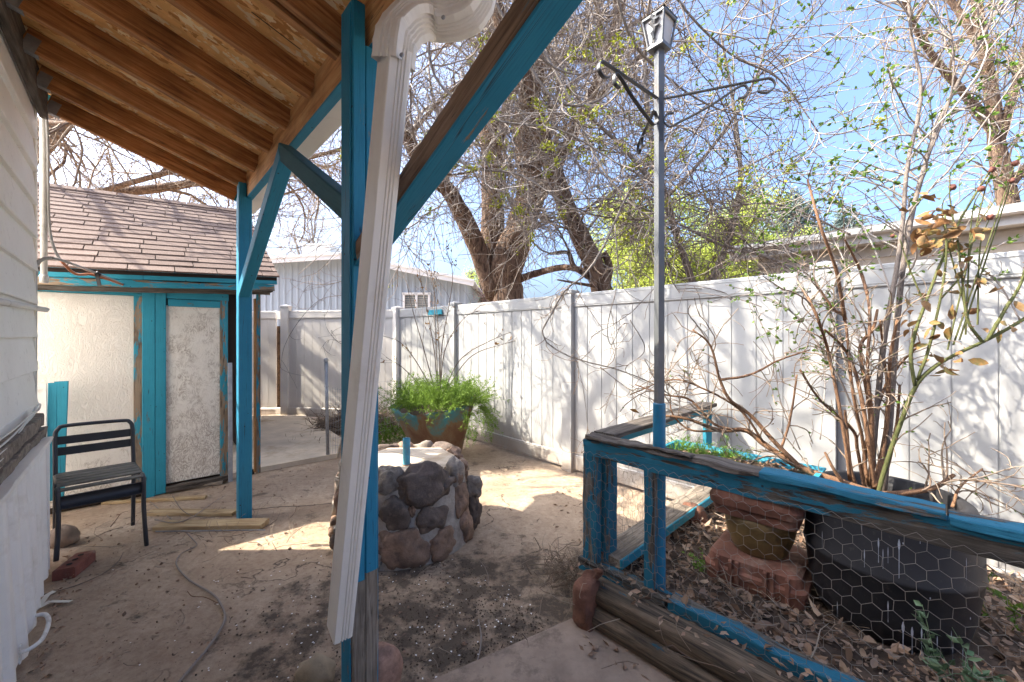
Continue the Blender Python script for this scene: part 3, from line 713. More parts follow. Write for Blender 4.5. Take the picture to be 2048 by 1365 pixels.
# ================================================================ SHED
SO = Vector((-2.78, 3.93, 0)); SX = Vector((.743, .669, 0)); SB = Vector((-.669, .743, 0))
def sh(t_, z, off=0.): return SO+SX*t_-SB*off+Vector((0, 0, z))     # off > 0 is towards the eye
def shed():
    t = thing('shed', 'turquoise trimmed shed with white panels and a brown shingle roof', 'shed', sh(-.6, 0))
    base = MB()
    def slabx(mb, t0, t1, z0, z1, off0, off1, c=.003):
        Mx = Matrix(((SX.x, -SB.x, 0, SO.x), (SX.y, -SB.y, 0, SO.y), (0, 0, 1, 0), (0, 0, 0, 1)))
        mb.box((t0, off0, z0), (t1, off1, z1), Mx, c)
    slabx(base, -2.6, -.005, .02, 1.90, -.05, -.02); slabx(base, -2.6, .27, .0, 1.95, -3.72, -3.68); slabx(base, .22, .27, .0, 1.95, -3.68, -.9); slabx(base, -2.6, -2.55, 0, 1.95, -3.68, -.05)
    slabx(base, -2.55, .22, .0, .05, -3.68, -.05)
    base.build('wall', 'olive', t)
    def flat(name, mat, t0, t1, z0, z1, off0, off1, c=.004):
        Mx = Matrix(((SX.x, -SB.x, 0, 0), (SX.y, -SB.y, 0, 0), (0, 0, 1, 0), (0, 0, 0, 1)))
        L = (t1-t0, off1-off0, z1-z0); ctr = sh((t0+t1)/2, z0, (off0+off1)/2)
        V, F = prof_box(*L, c); V = [Vector((v[0], v[1], v[2]+L[2]/2)) for v in V]
        return mesh(name, V, F, mat, t, Matrix.Translation(ctr) @ Mx)
    def vert(name, mat, tc, wd, z0, z1, off, th=.022, **k): return board(name, sh(tc, z0, off), sh(tc, z1, off), wd, th, mat, t, up=-SB, **k)
    def horz(name, mat, t0, t1, z, ht, off, th=.022, dz=0, **k): return board(name, sh(t0, z, off), sh(t1, z+dz, off), th, ht, mat, t, **k)
    flat('wall_panel', 'osb_white', -2.2, -.665, .06, 1.77, -.018, -.004)
    horz('trim_board', 'teal', -2.2, -.60, 1.822, .10, .006)
    vert('trim_board', 'teal_worn', -.652, .06, .04, 1.79, .0, .02)
    vert('door_stile', 'teal', -.585, .085, .0, 1.90, .016)
    d = MB()
    vert('door_stile', 'teal', -.505, .072, .01, 1.86, .014)
    flat('door_panel', 'osb_flaky', -.468, -.075, .085, 1.70, -.012, .004)
    horz('door_rail', 'teal', -.455, -.072, 1.725, .065, .012)
    horz('door_rail', 'teal', -.465, -.005, 1.805, .085, .008, .016)
    vert('door_stile', 'teal_worn', -.042, .062, .02, 1.765, .01)
    vert('door_stile', 'teal_worn', .245, .04, .02, 1.9, .0)
    vert('open_door', 'doorply', .212, .018, .05, 1.80, .03, .05)
    horz('threshold', 'darkwood', -.47, .0, .045, .05, .03, .06, segs=20, jit=.006)
    # eave boards, sagging to the left
    def ez(t_): return 2.013+(t_-.36)*.047
    for (t0, t1, dz, off, ht, mat) in ((-2.4, -.62, -.035, .200, .075, 'teal'), (-.618, .37, -.035, .202, .075, 'teal'), (-2.4, .355, -.105, .185, .06, 'teal_worn'), (-2.4, .33, -.145, .10, .05, 'darkwood')):
        board('fascia', sh(t0, ez(t0)+dz, off), sh(t1, ez(t1)+dz, off), .022, ht, mat, t, segs=24, jit=.002 if off > .19 else .007)
    sf = MB(); sf.bar(sh(-2.4, 1.80, .09), sh(.34, 1.87, .09), .2, .01); sf.build('soffit', 'darkwood', t)
    # shingles: one island each
    m = MB(); run = 1.86; rise = 1.07; cs = 17
    def rp(t_, f, up=0., over=.215): return sh(t_, ez(t_)+rise*f+up+.006, over-run*f)
    r = random.Random(3)
    for k in range(cs):
        f0 = k/cs-.012; f1 = (k+1)/cs+.004; x = -2.5-r.random()*.3; 
        while x < .385:
            wd = r.choice((.30, .33, .36, .30)); x1 = min(x+wd-.007, .388)
            if x1 > x+.02:
                th = .010+r.random()*.004; j = r.random()*.004
                q = [rp(x, f0, th+.004), rp(x1, f0, th+.004+j), rp(x1, f1, .004), rp(x, f1, .004), rp(x, f0, .002), rp(x1, f0, .002), rp(x1, f1, 0), rp(x, f1, 0)]
                m.add(q, [(0, 1, 2, 3), (4, 7, 6, 5), (0, 4, 5, 1), (1, 5, 6, 2), (2, 6, 7, 3), (3, 7, 4, 0)])
            x += wd
    x = -2.4
    while x < .37:
        x1 = min(x+.30, .39); q = [rp(x, .955, .03), rp(x1, .955, .03), rp(x1, 1.0, .035), rp(x, 1.0, .035)]
        q += [v-Vector((0, 0, .014)) for v in q]; m.add(q, [(0, 1, 2, 3), (4, 7, 6, 5), (0, 4, 5, 1), (1, 5, 6, 2), (2, 6, 7, 3), (3, 7, 4, 0)]); x += .309
    m.build('shingles', 'shingle', t)
    dk = MB(); q = [rp(-2.5, 0, -.012), rp(.37, 0, -.012), rp(.37, 1, -.012), rp(-2.5, 1, -.012), rp(.37, 2, -rise*2-.012), rp(-2.5, 2, -rise*2-.012)]
    dk.add(q+[v-Vector((0, 0, .03)) for v in q], [(0, 1, 2, 3), (3, 2, 4, 5), (6, 9, 8, 7), (9, 11, 10, 8), (0, 6, 7, 1), (1, 7, 8, 2), (2, 8, 10, 4), (3, 9, 6, 0), (5, 11, 9, 3), (4, 10, 11, 5)])
    dk.build('roof_deck', 'gap', t)
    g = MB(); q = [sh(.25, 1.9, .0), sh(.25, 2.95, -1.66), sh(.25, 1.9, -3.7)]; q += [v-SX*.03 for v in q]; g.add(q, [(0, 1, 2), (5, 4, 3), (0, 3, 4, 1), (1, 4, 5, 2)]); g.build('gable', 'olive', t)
shed()
# ================================================================ VINYL FENCES
def fence_post(pt, parent, rz, h=1.87, mat='vinyl', bot=0.):
    p = MB(); Mx = Matrix.Translation(pt) @ Matrix.Rotation(rz, 4, 'Z')
    p.box((-.0635, -.0635, bot), (.0635, .0635, h), None, .006); o = p.build('post', mat, parent); place(o, parent, Mx)
    c = MB(); s = .072; V = [(-s, -s, h), (s, -s, h), (s, s, h), (-s, s, h), (-s, -s, h+.03), (s, -s, h+.03), (s, s, h+.03), (-s, s, h+.03), (0, 0, h+.055)]
    c.add(V, [(3, 2, 1, 0), (0, 1, 5, 4), (1, 2, 6, 5), (2, 3, 7, 6), (3, 0, 4, 7), (4, 5, 8), (5, 6, 8), (6, 7, 8), (7, 4, 8)])
    oc = c.build('post_cap', mat, o); place(oc, o, Mx); return o
def fence_panel(A, B, parent, mat='vinyl', top=1.87, wd=.165, groove=.009, bot=.03):
    A, B = Vector(A), Vector(B); Mx, L = frame(A, B); r = MB()
    x0, x1 = .065, L-.065; n = max(1, round((x1-x0)/wd)); st = (x1-x0)/n
    for i in range(n):
        a = x0+i*st
        r.box((a+groove*.5, -.011, .12+bot), (a+st-groove*.5, .011, top-.12), None, .004)
    r.box((x0, -.006, .12+bot), (x1, .006, top-.12), None, .001)
    place(r.build('panel', mat, parent), parent, Mx)
    for z0, z1 in ((bot, bot+.155), (top-.145, top-.005)):
        q = MB(); q.box((x0-.01, -.024, z0), (x1+.01, .024, z1), None, .006)
        q.box((x0-.01, -.027, z0+.02), (x1+.01, .027, z0+.026), None, .001); q.box((x0-.01, -.027, z1-.03), (x1+.01, .027, z1-.024), None, .001)
        place(q.build('rail', mat, parent), parent, Mx)
def fences():
    rz = math.atan2(UY, UX); fa = [4.75, 2.66, .507, -1.65, -3.8]
    t = thing('vinyl_fence', 'long sunlit white vinyl privacy fence behind the wired pen', 'fence', uv(1.5, 3.36))
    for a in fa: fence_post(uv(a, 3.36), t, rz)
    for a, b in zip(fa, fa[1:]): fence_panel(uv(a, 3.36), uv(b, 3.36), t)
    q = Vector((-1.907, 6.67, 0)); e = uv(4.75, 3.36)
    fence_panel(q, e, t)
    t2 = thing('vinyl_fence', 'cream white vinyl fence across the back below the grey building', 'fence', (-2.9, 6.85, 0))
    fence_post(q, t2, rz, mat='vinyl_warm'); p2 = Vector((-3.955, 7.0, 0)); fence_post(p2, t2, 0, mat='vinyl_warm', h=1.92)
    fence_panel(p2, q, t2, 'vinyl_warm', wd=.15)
    g = thing('fence_gate', 'narrow cream vinyl gate beside the shed standing off its post', 'gate', (-4.35, 7.04, 0))
    fence_panel(Vector((-5.05, 7.12, 0)), Vector((-4.09, 7.06, 0)), g, 'vinyl_warm', wd=.14, bot=.0)
    rr = MB(); rr.bar(Vector((-4.15, 7.055, 1.79)), Vector((-4.02, 7.02, 1.79)), .05, .14); rr.bar(Vector((-4.15, 7.055, .10)), Vector((-4.02, 7.02, .10)), .05, .13); rr.build('rail', 'vinyl_warm', g)
    fence_post(Vector((-5.1, 7.12, 0)), g, 0, mat='vinyl_warm')
    tag(board('osb_strip', Vector((-4.105, 7.11, .07)), Vector((-4.105, 7.11, 1.60)), .17, .012, 'osb_dark', up=(0, -1, 0)), 'weathered brown chipboard strip in the gap beside the cream gate', 'board')
    tag(board('painted_block', P(857, 626, 6.02), P(884, 624, 5.88), .02, .075, 'teal'), 'small turquoise board fixed to the fence top behind the rusty pot', 'board')
fences()
# ================================================================ CHAIR, BRICK, BOARDS
def chair():
    cr = Vector((.64, .768, 0)); cb = Vector((-.768, .64, 0)); O = Vector((-2.50, 2.715, 0))     # foot of the front right leg
    def q(x, y, z): return O-cr*x+cb*y+Vector((0, 0, z))          # x from the right leg to the left, y backwards
    t = thing('garden_chair', 'charcoal metal slatted chair with one foot on a red brick', 'chair', q(.19, .22, 0))
    W = .385; tl = .02                                               # slight tilt: the left side stands on the brick
    def leg(pts, r=.0125):
        m = MB(); m.tube([Vector(p) for p in smoothline([tuple(v) for v in pts], 4)], r, 10); return m.build('leg', 'chair', t, smooth=True)
    leg([q(-.012, -.02, .0), q(0, -.005, .25), q(0, .0, .43), q(0, .018, .462), q(0, .06, .472)])
    leg([q(W+.008, -.02, .072), q(W, -.005, .25), q(W, .0, .44), q(W, .018, .475), q(W, .06, .485)])
    fr = [q(-.0, .45, .0), q(.0, .425, .30), q(.0, .425, .47), q(.0, .455, .62), q(.0, .478, .73), q(.015, .486, .775), q(.06, .492, .79),
          q(W-.06, .492, .80), q(W-.015, .486, .785), q(W, .478, .74), q(W, .455, .63), q(W, .425, .48), q(W, .43, .30), q(W, .46, .0)]
    L = smoothline([tuple(v) for v in fr], 4)
    m = MB(); m.tube([Vector(p) for p in L], .0125, 10); m.build('back_frame', 'chair', t, smooth=True)
    for z0 in (.695, .622):
        y = .425+.03*(z0-.47)/.15
        board('back_slat', q(.0, y+.008, z0), q(W, y+.008, z0+.01), .005, .056, 'chair', t, c=.001)
    for x, dz in ((.0, 0), (W, .01)):
        m = MB(); m.tube([q(x, .05, .470+dz), q(x, .43, .470+dz)], .011, 8); m.build('seat_rail', 'chair', t, smooth=True)
    for k in range(6):
        y = .035+.074*k; board('seat_slat', q(.0, y, .478+(-.012 if k == 0 else 0)), q(W, y, .488+(-.012 if k == 0 else 0)), .062, .010, 'seat', t, c=.003)
    m = MB(); Lp = [q(-.003, .028, .398), q(W+.003, .028, .408)]
    Mx, Ln = frame(*Lp); V = []; F = []; n = 12
    for x in (0, Ln):
        for i in range(n+1):
            a = -1.35+2.7*i/n; V.append((x, .045*(1-math.cos(a)), .035*math.sin(a)*1.2))
        for i in range(n, -1, -1):
            a = -1.35+2.7*i/n; V.append((x, .004+.043*(1-math.cos(a)), .032*math.sin(a)*1.2))
    k = 2*(n+1); F = [(i, (i+1) % k, k+(i+1) % k, k+i) for i in range(k)]+[tuple(range(k))[::-1], tuple(range(k, 2*k))]
    m.add(V, F, Mx); m.build('apron', 'chair', t, smooth=False)
chair()
def brick(name, label, p, rz, sz, mat, grp=None):
    L, W, Hh = sz; m = MB(); o = .02
    Mx = Matrix.Translation(p) @ Matrix.Rotation(rz, 4, 'Z')
    V, F = prof_box(L, W, Hh, .006, 14, .005, 2); m.add(V, F, Matrix.Translation((0, 0, Hh/2)))
    ob = m.build(name, mat); place(ob, None, Mx); return tag(ob, label, 'brick', grp)
br = brick('brick', 'red cored brick lying under the left front foot of the chair', G(120, 1160)+Vector((-.01, .09, 0)), math.radians(112), (.20, .10, .066), 'brick')
hl = MB()
for k in (-1, 0, 1): hl.lathe([(.014, .0), (.014, .0008)], 12, Matrix.Translation((k*.055, 0, .0685)))
place(hl.build('core_hole', 'gap', br), br, WM[br])
tag(rock('stone_block', G(118, 1098)+Vector((-.03, .05, .06)), .085, 'pad', seed=5, sq=(1.1, .8, .9), rough=.12), 'grey stone block on the ground behind the red brick', 'stone')
def plank(label, a, b, w_, h_, mat, seed, z=None, name='wooden_plank', grp='loose boards on the ground'):
    a = a+Vector((0, 0, h_/2+.004)); b = b+Vector((0, 0, h_/2+.004))
    return tag(board(name, a, b, w_, h_, mat, None, segs=18, jit=.004, seed=seed), label, 'plank', grp)
plank('bare pine plank on the ground nearest the camera, with a metal edge strip', G(318, 1058), G(530, 1054), .115, .036, 'plank', 1)
pl = bpy.data.objects['wooden_plank']
es = MB(); a, b = G(312, 1069)+Vector((0, -.003, .022)), G(531, 1066)+Vector((0, -.003, .022)); es.bar(a, b, .004, .010); place(es.build('metal_strip', 'galv', None), pl, Matrix.Identity(4))
plank('narrow pale pine plank touching the foot of the far blue post', G(298, 1030), G(470, 1030), .08, .028, 'plank', 2)
plank('thin split lath lying between the chair and the shed', G(206, 1010), G(412, 998), .045, .022, 'plank', 3)
plank('turquoise painted board lying at the shed foot behind the chair', G(88, 1018), G(254, 995), .10, .035, 'teal', 4)
plank('grey timber threshold strip lying before the shed door', G(302, 990), G(446, 968), .06, .03, 'greywood', 5)
def leaning(name, label, p0, p1, w_, th, mat, up, cat): return tag(board(name, p0, p1, w_, th, mat, None, up=up), label, cat)
leaning('metal_strip', 'grey painted metal channel leaning upright at the house corner', P(86, 1022, 2.95), P(84, 768, 3.0), .048, .012, 'pvc', -SB, 'metal strip')
tq = thing('leaning_board', 'short turquoise double board leaning on the white shed panel', 'board', P(115, 1000, 3.2))
board('plank', P(114, 1000, 3.02), P(123, 763, 3.10), .075, .02, 'teal', tq, up=-SB); board('batten', P(101, 1000, 2.99), P(106, 766, 3.07), .05, .02, 'teal', tq, up=-SB)
leaning('straight_edge', 'silver metal straight edge leaning upright beside the shed door', P(461, 964, 3.83), P(460, 726, 3.87), .036, .008, 'galv', -SB, 'ruler')
def cable():
    t = thing('overhead_cable', 'orange and grey cable looping from the house corner to the shed', 'cable', P(92, 520, 2.42))
    a = MB(); L = smoothline([tuple(v) for v in (P(92, 213, 2.7), P(96, 300, 2.7), P(97, 420, 2.7), P(103, 480, 2.7), P(122, 522, 2.72), P(150, 547, 2.75), P(175, 550, 2.9))], 6)
    a.tube([Vector(p) for p in L], .008, 7); a.build('grey_sheath', 'greypvc', t, smooth=True)
    b = MB(); L = smoothline([tuple(v) for v in (P(122, 522, 2.71), P(150, 548, 2.74), P(180, 549, 2.9), P(212, 558, 3.05), P(240, 568, 3.25), P(264, 576, 3.45))], 6)
    b.tube([Vector(p) for p in L], .0085, 7); b.build('orange_sheath', 'orange', t, smooth=True)
    c = MB(); L = smoothline([tuple(v) for v in (P(104, 516, 2.62), P(130, 523, 2.7), P(180, 542, 2.88), P(225, 560, 3.14), P(262, 577, 3.44))], 6)
    c.tube([Vector(p) for p in L], .009, 7); c.build('conduit', 'greypvc', t, smooth=True)
    d = MB(); d.bar(P(193, 546, 2.93), P(199, 572, 2.94), .03, .004, (0, -1, 0)); d.tube([P(191, 545, 2.95), P(199, 552, 2.97)], .015, 8); d.build('tape_tie', 'black', t)
cable()
# ================================================================ STONE WELL
def well():
    c = Vector((-.775, 2.90, 0)); t = thing('stone_well', 'round stone and mortar pedestal with a blue pipe standing in its top', 'stone pedestal', c)
    R0, R1, h = .50, .43, .50
    m = MB(); prof = [(R0-.012, -.02), (R0-.026, .1), (R0-.056, .3), (R1-.010, h-.04), (R1-.055, h), (.02, h+.006)]
    k = 40; V = []; F = []
    for i, (r, z) in enumerate(prof):
        for j in range(k):
            a = 2*math.pi*j/k; p = Vector((r*math.cos(a), r*math.sin(a), z)); q = noise.noise(p*6)*.018 if i < 4 else noise.noise(p*9)*.005
            p = Vector((p.x*(1+q), p.y*(1+q), p.z+(noise.noise(p*5)*.006 if i > 3 else 0))); V.append(c+p)
    F = [(i*k+j, i*k+(j+1) % k, (i+1)*k+(j+1) % k, (i+1)*k+j) for i in range(len(prof)-1) for j in range(k)]+[tuple(range(5*k, 6*k))]
    m.add(V, F); m.build('mortar_core', 'mortar', t, smooth=True)
    s = MB(); pts = [(-.30, -.26), (.30, -.27), (.34, .12), (.2, .32), (-.22, .32), (-.36, .05)]
    s.prism([(c.x+x, c.y+y) for x, y in pts], h-.005, h+.022); s.build('concrete_cap', 'slab', t)
    ring = random.Random(11); n = 0
    def st(px, py, w_, hh, mat, d=None, sq=.42, rough=.16, seed=0):
        # a stone seen at this spot of the pedestal's flank
        ax = (px-1024)/800; z = None; best = None
        # solve the depth on the cone
        d0 = 2.2
        for _ in range(60):
            z = H-(py-673)*d0/800; r = R0+(R1-R0)*max(0, min(1, z/h)); x = ax*d0
            f = math.hypot(x-c.x, d0-c.y)-r
            if f < 0: break
            d0 += .012
        p = Vector((ax*d0, d0, z)); nv = Vector((p.x-c.x, p.y-c.y, 0)).normalized()
        o = rock('stone', p-nv*.028, 1, mat, t, seed=seed, sq=(w_/800*d0*.52, .055, hh/800*d0*.52), rough=.24, sub=4, pn=2.7, rot=math.atan2(nv.y, nv.x)+math.pi/2); return o
    S = [(852, 975, 98, 84, 'stone_dark'), (788, 1036, 62, 66, 'stone_dark'), (866, 1042, 64, 52, 'stone_dark'), (805, 1104, 92, 84, 'stone_brown'), (888, 1090, 58, 58, 'stone_brown'), (936, 1055, 48, 66, 'stone_brown'),
         (925, 1005, 44, 62, 'stone_brown'), (918, 952, 40, 62, 'stone_grey'), (775, 963, 52, 52, 'stone_grey'), (712, 1060, 70, 74, 'stone_brown'), (705, 985, 60, 62, 'stone_dark'), (757, 1087, 28, 28, 'stone_brown'), (955, 1025, 26, 60, 'stone_dark'),
         (690, 940, 40, 52, 'stone_grey'), (745, 1120, 50, 40, 'stone_grey'), (955, 975, 26, 44, 'stone_grey'), (678, 1010, 26, 56, 'stone_brown'), (825, 1022, 16, 24, 'stone_brown'), (740, 1010, 30, 36, 'stone_brown')]
    for i, (px, py, w_, hh, mat) in enumerate(S): st(px, py, w_, hh, mat, seed=i+1)
    fr = random.Random(4); taken = []
    for o in [o for o in bpy.data.objects if o.parent == t and o.name.startswith('stone')]:
        p = WM[o].translation; xs = [v.co.x for v in o.data.vertices]; zs = [v.co.z for v in o.data.vertices]; taken.append((math.atan2(p.y-c.y, p.x-c.x), p.z, (max(xs)-min(xs))/2, (max(zs)-min(zs))/2))
    k = 0
    for q in range(2600):                             # chinks filled with smaller stones
        a = fr.uniform(-math.pi, .6); z = fr.uniform(.03, .49); w0 = fr.uniform(.03, .08); h0 = w0*fr.uniform(.7, 1.1)
        if z+h0 > .53 or z-h0 < -.03: continue
        if all((abs((a-b_+math.pi) % (2*math.pi)-math.pi)*.48/(w0+w1))**2+((z-z1)/(h0+h1))**2 > 1.25 for b_, z1, w1, h1 in taken):
            taken.append((a, z, w0, h0)); r = R0+(R1-R0)*z/h; k += 1
            rock('stone', c+Vector(((r-.018)*math.cos(a), (r-.018)*math.sin(a), z)), 1, ('stone_brown', 'stone_grey', 'stone_dark', 'stone_brown')[k % 4], t, seed=200+k, sq=(w0*1.03, .042, h0*1.03), rough=.22, rot=a+math.pi/2, pn=2.6)
            if k > 26: break
    for i, a in enumerate((12, 40, 62, 84, 104, 124, 150, 172, 198, 218, -18, -38)):
        a = math.radians(a); r = R1-.01; sz = ring.uniform(.06, .095)
        rock('stone', c+Vector((r*math.cos(a), r*math.sin(a), h+(.0 if 30 < math.degrees(a) < 130 else -.05))), sz, ('stone_grey', 'stone_brown', 'stone_dark')[i % 3], t, seed=30+i, sq=(1.2, .6, .6 if i != 10 else 1.2), rough=.3, rot=a+1.57)
    for i in range(26):                               # the far side
        a = math.radians(ring.uniform(20, 200)); z = ring.uniform(.08, .4); r = R0+(R1-R0)*z/h-.03
        rock('stone', c+Vector((r*math.cos(a), r*math.sin(a), z)), ring.uniform(.06, .11), ('stone_grey', 'stone_brown', 'stone_dark')[i % 3], t, seed=60+i, sq=(1.1, .6, .9), sub=2, rot=a+1.57)
    p = P(813, 912, 2.80); p.z = h+.02
    b = MB(); zt = p.z+.185
    b.lathe([(.026, p.z), (.026, zt), (.022, zt), (.022, zt-.12)], 20, Matrix.Translation((p.x, p.y, 0)), cap=False); b.build('blue_pipe', 'lightblue', t, smooth=False)
    f = MB(); f.lathe([(.03, p.z+.0), (.03, p.z+.008)], 20, Matrix.Translation((p.x, p.y, 0))); f.build('rust_ring', 'rustrock', t)
well()
# ================================================================ RUSTY POT WITH GREENERY
def pot():
    c = Vector((-.84, 4.72, 0)); t = thing('planter_pot', 'large rusty turquoise metal cone pot with feathery plants at the white fence', 'planter', c)
    k = 64; V = []; F = []; rows = [(.0, .24), (.12, .285), (.3, .355), (.5, .435), (.60, .475), (.68, .505)]
    tilt = Matrix.Translation(c) @ Matrix.Rotation(math.radians(-7), 4, 'Y')
    for inner in (0, 1):
        for z, r in rows:
            for j in range(k):
                a = 2*math.pi*j/k; zz = z
                fr = math.cos(a+math.pi/2-.25)                    # rust has eaten the rim on the near side
                if z > .55 and fr > .55:
                    e = (.055+.03*noise.noise(Vector((a*5, 0, 1)))+.02*noise.noise(Vector((a*14, 0, 1))))*min(1, (fr-.55)*4); zz = z-e*(z-.5)/.18*1.4
                rr = r-.012*inner; V.append((rr*math.cos(a), rr*math.sin(a), zz))
    n = len(rows)
    for i in range(n-1):
        for j in range(k):
            q = (i*k+j, i*k+(j+1) % k, (i+1)*k+(j+1) % k, (i+1)*k+j); F.append(q); F.append(tuple(x+n*k for x in q[::-1]))
    for j in range(k): a_, b_ = (n-1)*k+j, (n-1)*k+(j+1) % k; F.append((a_, b_, b_+n*k, a_+n*k))
    F.append(tuple(range(k))[::-1])
    m = MB(); m.add(V, F, tilt); m.build('pot_wall', 'rustpot', t, tilt, smooth=True)
    s = MB(); V = []; F = []
    for i, r in enumerate((.0, .2, .36, .468)):
        for j in range(24): a = 2*math.pi*j/24; V.append((r*math.cos(a), r*math.sin(a), .595+.05*(1-r/.47)+.012*noise.noise(Vector((r*20, a*5, 0)))))
    for i in range(3):
        for j in range(24): F.append((i*24+j, i*24+(j+1) % 24, (i+1)*24+(j+1) % 24, (i+1)*24+j))
    s.add(V, F, tilt); s.build('soil', 'soil', t)
    fr = thing('feathery_herb', 'mound of fine feathery green herb spilling over the rusty pot', 'plant', c+Vector((0, 0, .62)))
    m = 560; a = rng.uniform(0, 2*np.pi, m); r = .48*np.sqrt(rng.random(m))
    S = np.stack([c.x+r*np.cos(a), c.y+r*np.sin(a), np.full(m, .62)], 1)
    rt = np.clip(np.cos(a), 0, 1)
    D = np.stack([np.cos(a)*(.25+r*1.3), np.sin(a)*(.2+r*.9), np.full(m, 1.1)], 1)+rng.normal(size=(m, 3))*.25
    L = rng.uniform(.22, .46, m)*(1-.3*r)
    Pn = grow(S, D, L, 9, .3, .3, -.12)
    n2 = 45; a2 = rng.uniform(-.9, .4, n2); S2 = np.stack([c.x+.44*np.cos(a2), c.y+.44*np.sin(a2)-.02, np.full(n2, .58)], 1)
    Pd = grow(S2, np.stack([np.cos(a2)*.9, np.sin(a2)*.9-.3, np.full(n2, .35)], 1)+rng.normal(size=(n2, 3))*.2, rng.uniform(.25, .45, n2), 9, .3, .3, -.9)
    Pn = np.concatenate([Pn, Pd]); M_ = len(Pn)
    R = taper(M_, 9, np.full(M_, .0022), .001); mesh('stems', *tubes(Pn, R, 3), 'feather', fr)
    S, D, r_ = spawn(Pn, R, 17000, (.5, 1.2), .1)
    V, F = leaves(S, rng.uniform(.022, .05, 17000), rng.uniform(.005, .009, 17000), D, .2); mesh('foliage', V, F, 'feather', fr)
    # bare rose canes standing in the pot
    ro = thing('bare_rose', 'bare thin rose canes with a few brown leaves above the rusty pot', 'shrub', c+Vector((.0, 0, .62)))
    K = [[(876, 790), (868, 700), (850, 600), (838, 540), (842, 480)], [(880, 790), (884, 690), (900, 600), (905, 545), (893, 500)], [(878, 790), (872, 690), (868, 560), (870, 430)], [(884, 795), (920, 720), (985, 680), (1060, 650)],
         [(884, 795), (940, 715), (1010, 688), (1068, 672)], [(870, 790), (830, 720), (800, 685), (765, 672)], [(872, 790), (845, 690), (825, 620), (812, 560)], [(880, 790), (890, 700), (925, 640), (960, 620)], [(866, 800), (810, 740), (772, 715)], [(880, 790), (876, 650), (860, 520)]]
    parts = []; base = []; RR = []
    for i, kk in enumerate(K):
        L = smoothline([tuple(P(x, y, 4.9-.12*math.sin(i*2.1)*j/len(kk))) for j, (x, y) in enumerate(kk)], 6); L = resamp(L, 20); base.append(L); RR.append(np.linspace(.007, .003, 20))
    base = np.array(base); RR = np.array(RR); S, D, r = spawn(base, RR, 110, (.3, .9), .25)
    tw = grow(S, D+np.array([0, 0, .25]), rng.uniform(.08, .35, 110), 7, .3, .3, .1); tr = taper(110, 7, r*.6, .0015)
    mesh('canes', *merge([tubes(base, RR, 5), tubes(tw, tr, 3)]), 'twig_dark', ro)
    S, D, r = spawn(tw, tr, 90, (.4, 1.3), .5); mesh('leaves', *leaves(S, rng.uniform(.03, .06, 90), rng.uniform(.02, .035, 90), D, .4), 'leaf_brown', ro)
pot()
# ================================================================ CLUTTER AT THE BACK
def steel_post():
    t = thing('steel_post', 'slim galvanised steel post standing at the edge of the concrete path', 'post', P(655, 918, 4.62))
    m = MB(); b = P(656, 921, 4.62); b.z = -.02; tp = P(652, 722, 4.62); m.tube([b, tp], .019, 12); m.build('tube', 'galv', t, smooth=True)
    c = MB(); c.lathe([(.024, 0), (.024, .025), (.014, .04)], 12, Matrix.Translation(tp-Vector((0, 0, .01)))); c.build('cap', 'galv', t)
    r = MB(); r.tube([b.lerp(tp, .74), b.lerp(tp, .75)], .023, 12); r.build('band', 'galv', t)
steel_post()
def wire_fence():
    A = P(660, 920, 4.62); B = Vector((-1.98, 6.4, 0)); B0 = Vector((-1.7, 4.9, 0)); A.z = 0
    path = smoothline([tuple(A), (-1.9, 5.0, 0), (-1.65, 5.7, 0), (-1.85, 6.4, 0)], 12); m = MB(); step = .1
    for k in range(9):
        z = .04+k*.095
        m.tube([Vector((p[0], p[1], z+.012*math.sin(i*.7+k))) for i, p in enumerate(path)], .0016, 4)
    for i in range(0, len(path), 1):
        p = path[i]; m.tube([Vector((p[0], p[1], .0)), Vector((p[0]+.01, p[1], .45)), Vector((p[0], p[1], .81+.02*math.sin(i)))], .0015, 4)
    tag(m.build('wire_fence', 'galv'), 'loose welded wire mesh running from the slim steel post to the back fence', 'wire mesh')
wire_fence()
def brush():
    c = Vector((-2.35, 6.2, 0)); n = 1500
    a = rng.uniform(0, 2*np.pi, n); r = np.sqrt(rng.random(n))
    x = c.x+.75*r*np.cos(a); y = c.y+.42*r*np.sin(a); h = .34*np.exp(-((x-c.x)/.5)**2-((y-c.y)/.3)**2)*rng.random(n)
    S = np.stack([x, y, h+.02], 1); D = rng.normal(size=(n, 3))*np.array([1, .7, .35])
    tw = grow(S, D, rng.uniform(.12, .4, n), 6, .4, .7, -.25); tw[:, :, 2] = np.maximum(tw[:, :, 2], .012)
    t = tag(mesh('brush_pile', *tubes(tw, taper(n, 6, rng.uniform(.003, .008, n), .002), 3), 'twig_brown'), 'heap of dry brown roots and brush against the back fence', 'brush pile')
    V = []; F = []
    for i in range(5):
        for j in range(20): q = 2*math.pi*j/20; rr = (1, .8, .55, .3, .02)[i]; V.append((c.x+.8*rr*math.cos(q), c.y+.45*rr*math.sin(q), (.0, .06, .15, .22, .25)[i]+.03*noise.noise(Vector((i*3., j*.7, 0)))))
    F = [(i*20+j, i*20+(j+1) % 20, (i+1)*20+(j+1) % 20, (i+1)*20+j) for i in range(4) for j in range(20)]
    mesh('soil_core', V, F, 'soil', t)
brush()
